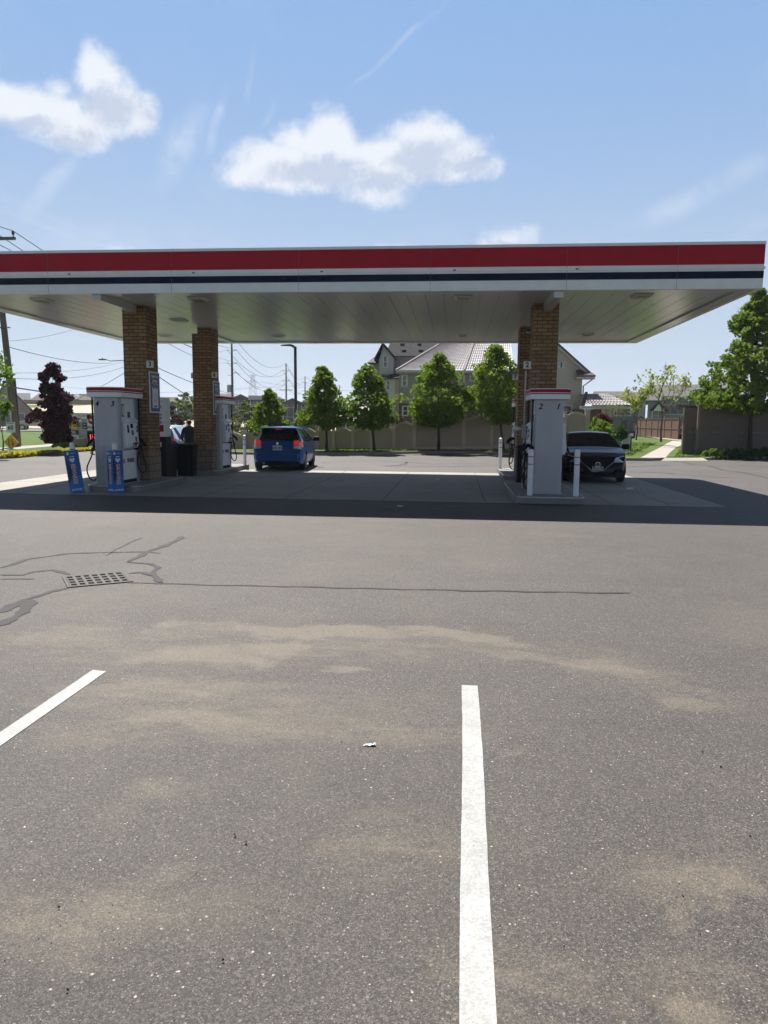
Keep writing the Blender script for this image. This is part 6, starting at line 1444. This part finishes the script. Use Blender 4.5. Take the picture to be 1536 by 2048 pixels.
pk=signboard(t,'lower_panel',fx(138),fx(157),g(881),g(870),mPANEL); text('lettering','6m',.20,mNAVY,pk,face((fx(147.5),-.03,g(875)),'-y'),bold=.004,shear=.3); signboard(t,'red_panel',fx(132),fx(137),g(881),g(871),mRED)
w2_=signboard(t,'logo_panel',fx(175),Wp,g(860),g(828),mPANEL); cx_=fx(185); cz_=g(840)
b=MB(); pr=[]; 
for k in range(25): a_=2*PI*k/24; pr.append((cx_+.24*math.cos(a_),cz_+.24*math.sin(a_)))
b.prism(pr[:-1],'y',-.035,-.028); obj('logo_disc',b,mRED,w2_); b=MB(); b.add([(cx_-.20,-.037,cz_),(cx_+.20,-.037,cz_+.17),(cx_+.06,-.037,cz_),(cx_+.20,-.037,cz_-.17)],[(0,1,2),(0,2,3)]); obj('logo_arrow',b,mPOSTW,w2_)
text('lettering','PIONEER',.20,mINK,w2_,face((fx(187),-.03,g(855)),'-y'),bold=.005,sx=.85)
ld=signboard(t,'led_panel',fx(174),Wp,g(883),g(862),mBLK)
SEG={'1':'bc','5':'afgcd','9':'abcdfg'}
def seg(b,ch,x,z,w,h,y):
    th=.035
    S_={'a':(x,x+w,z+h-th,z+h),'d':(x,x+w,z,z+th),'g':(x,x+w,z+h/2-th/2,z+h/2+th/2),'b':(x+w-th,x+w,z+h/2,z+h),'c':(x+w-th,x+w,z,z+h/2),'f':(x,x+th,z+h/2,z+h),'e':(x,x+th,z,z+h/2)}
    for s in SEG[ch]: a_=S_[s]; b.box(a_[0],a_[1],y-.01,y,a_[2],a_[3])
b=MB()
for k,ch in enumerate('1599'): seg(b,ch,fx(175.5)+k*.27,g(881),.17,g(868.5)-g(881),-.03)
obj('price_digits',b,mLED,ld)
obj('post',MB().box(fx(150),fx(156),.05,.2,0,g(884)),mGREYM,t)
t=thing('sign_plinth','pale concrete block at the foot of the price sign','plinth',(at(152,880,Y=39.4).x,39.4,0.)); obj('block',MB().box(-.12,.55,-.2,.3,0,.60),mCURB,t,bevel=.03)
# ================================================================ LITTER
q=at(740,1492,z=0); t=thing('plastic_litter','crumpled clear plastic wrapper lying on the asphalt left of the white line','litter',(q.x,q.y,.003),R(15)); t.scale=(.72,.72,.5); b=MB(); rr=random.Random(3); n=7
for i in range(n+1):
    for j in range(4): b.v.append((-.045+.09*i/n+rr.uniform(-.004,.004),(-.014+.028*j/3)*(.4+1.0*i/n)+rr.uniform(-.003,.003),rr.uniform(.0,.022)*(1 if 0<i<n else .4)))
for i in range(n):
    for j in range(3): b.f.append((i*4+j,(i+1)*4+j,(i+1)*4+j+1,i*4+j+1)); b.mi.append(0)
o_=obj('wrapper',b,mCLEAR,t); s_=o_.modifiers.new('s','SOLIDIFY'); s_.thickness=.001
def dleaf(label,px,py,s,m=None,cat='leaf'):
    s*=.62 if m else .85
    q=at(px,py,z=0); t=thing('dry_leaf',label,cat,(q.x,q.y,.004),random.random()*6,'dry leaves and crumbs on the asphalt'); b=MB(); b.add([(-s,0,.002),(-s*.2,-s*.45,.008),(s,0,.003),(-s*.1,s*.4,.010),(0,0,.0)],[(0,1,4),(1,2,4),(2,3,4),(3,0,4)]); obj('blade',b,m or mDRYL,t)
dleaf('curled rust-brown dry leaf, upper of two left of centre',470,1673,.014); dleaf('curled rust-brown dry leaf, lower of two left of centre',492,1688,.015)
for px,py,s,l in((118,1818,.009,'tiny black crumb near lower left with a pebble beside'),(135,1984,.010,'small black curled crumb in lower left corner'),(446,1924,.009,'small dark flake low and left of the white line'),(1405,1507,.014,'flat dark spot-like flake at right, upper'),(1442,1537,.012,'flat dark spot-like flake at right, lower'),(1128,1898,.009,'tiny black flake right of the white line bottom'),(1366,1797,.008,'tiny black crumb in right sandy patch'),(1500,1676,.010,'dark twig crumb near right photo edge')): dleaf(l,px,py,s,mBLK,'crumb')
q=at(1258,980,z=0); t=thing('paper_scrap','white crushed paper cup on the shaded pad by black sedan','litter',(q.x,q.y,.006)); obj('cup',MB().tube([(-.07,0,.03),(.09,.01,.025)],[.02,.035],8),mPAPER,t)
for px,py,l in((875,959,'white paper scrap on shaded pad far from the pumps'),(800,1013,'white paper scrap in the shaded asphalt strip'),(378,957,'white scrap near the foot of the black bins')):
    q=at(px,py,z=0); t=thing('paper_scrap',l,'litter',(q.x,q.y,.006)); obj('scrap',MB().box(-.06,.06,-.03,.03,0,.012),mPAPER,t,bevel=.004)
# loose gravel on the sand streaks
b=MB(); rr=random.Random(9)
for _ in range(170):
    px=rr.choice([rr.gauss(120,90),rr.gauss(700,160),rr.gauss(1350,120),rr.uniform(0,1536)]); py=rr.choice([rr.gauss(1830,60),rr.gauss(1270,14),rr.gauss(1800,80),rr.uniform(1250,2040)])
    if not(-20<px<1560 and 1190<py<2060): continue
    q=at(px,py,z=0); s=rr.uniform(.0012,.0032)*(1 if py>1500 else 1.6); b.add([(q.x-s,q.y,.001),(q.x,q.y-s,.001),(q.x+s,q.y,.001),(q.x,q.y+s,.001),(q.x,q.y,.001+s*1.3)],[(0,1,4),(1,2,4),(2,3,4),(3,0,4)])
tag(obj('loose_grit',b,P('grit',(.10,.085,.07),.9,var=.5,scale=80)),'loose dark grit scattered on the sandy asphalt','grit',kind='stuff')

# ================================================================ HAZE
mh,t,o=newmat('haze_air'); t.put(o.inputs[1],t.n('ShaderNodeVolumePrincipled',{'Color':(.80,.88,1.,1),'Density':.00028,'Anisotropy':.3}))
hz=obj('haze',MB().box(-1790,1790,-290,2990,-2.0,75),mh); tag(hz,'pale summer haze filling the air over the whole place','haze',kind='stuff')
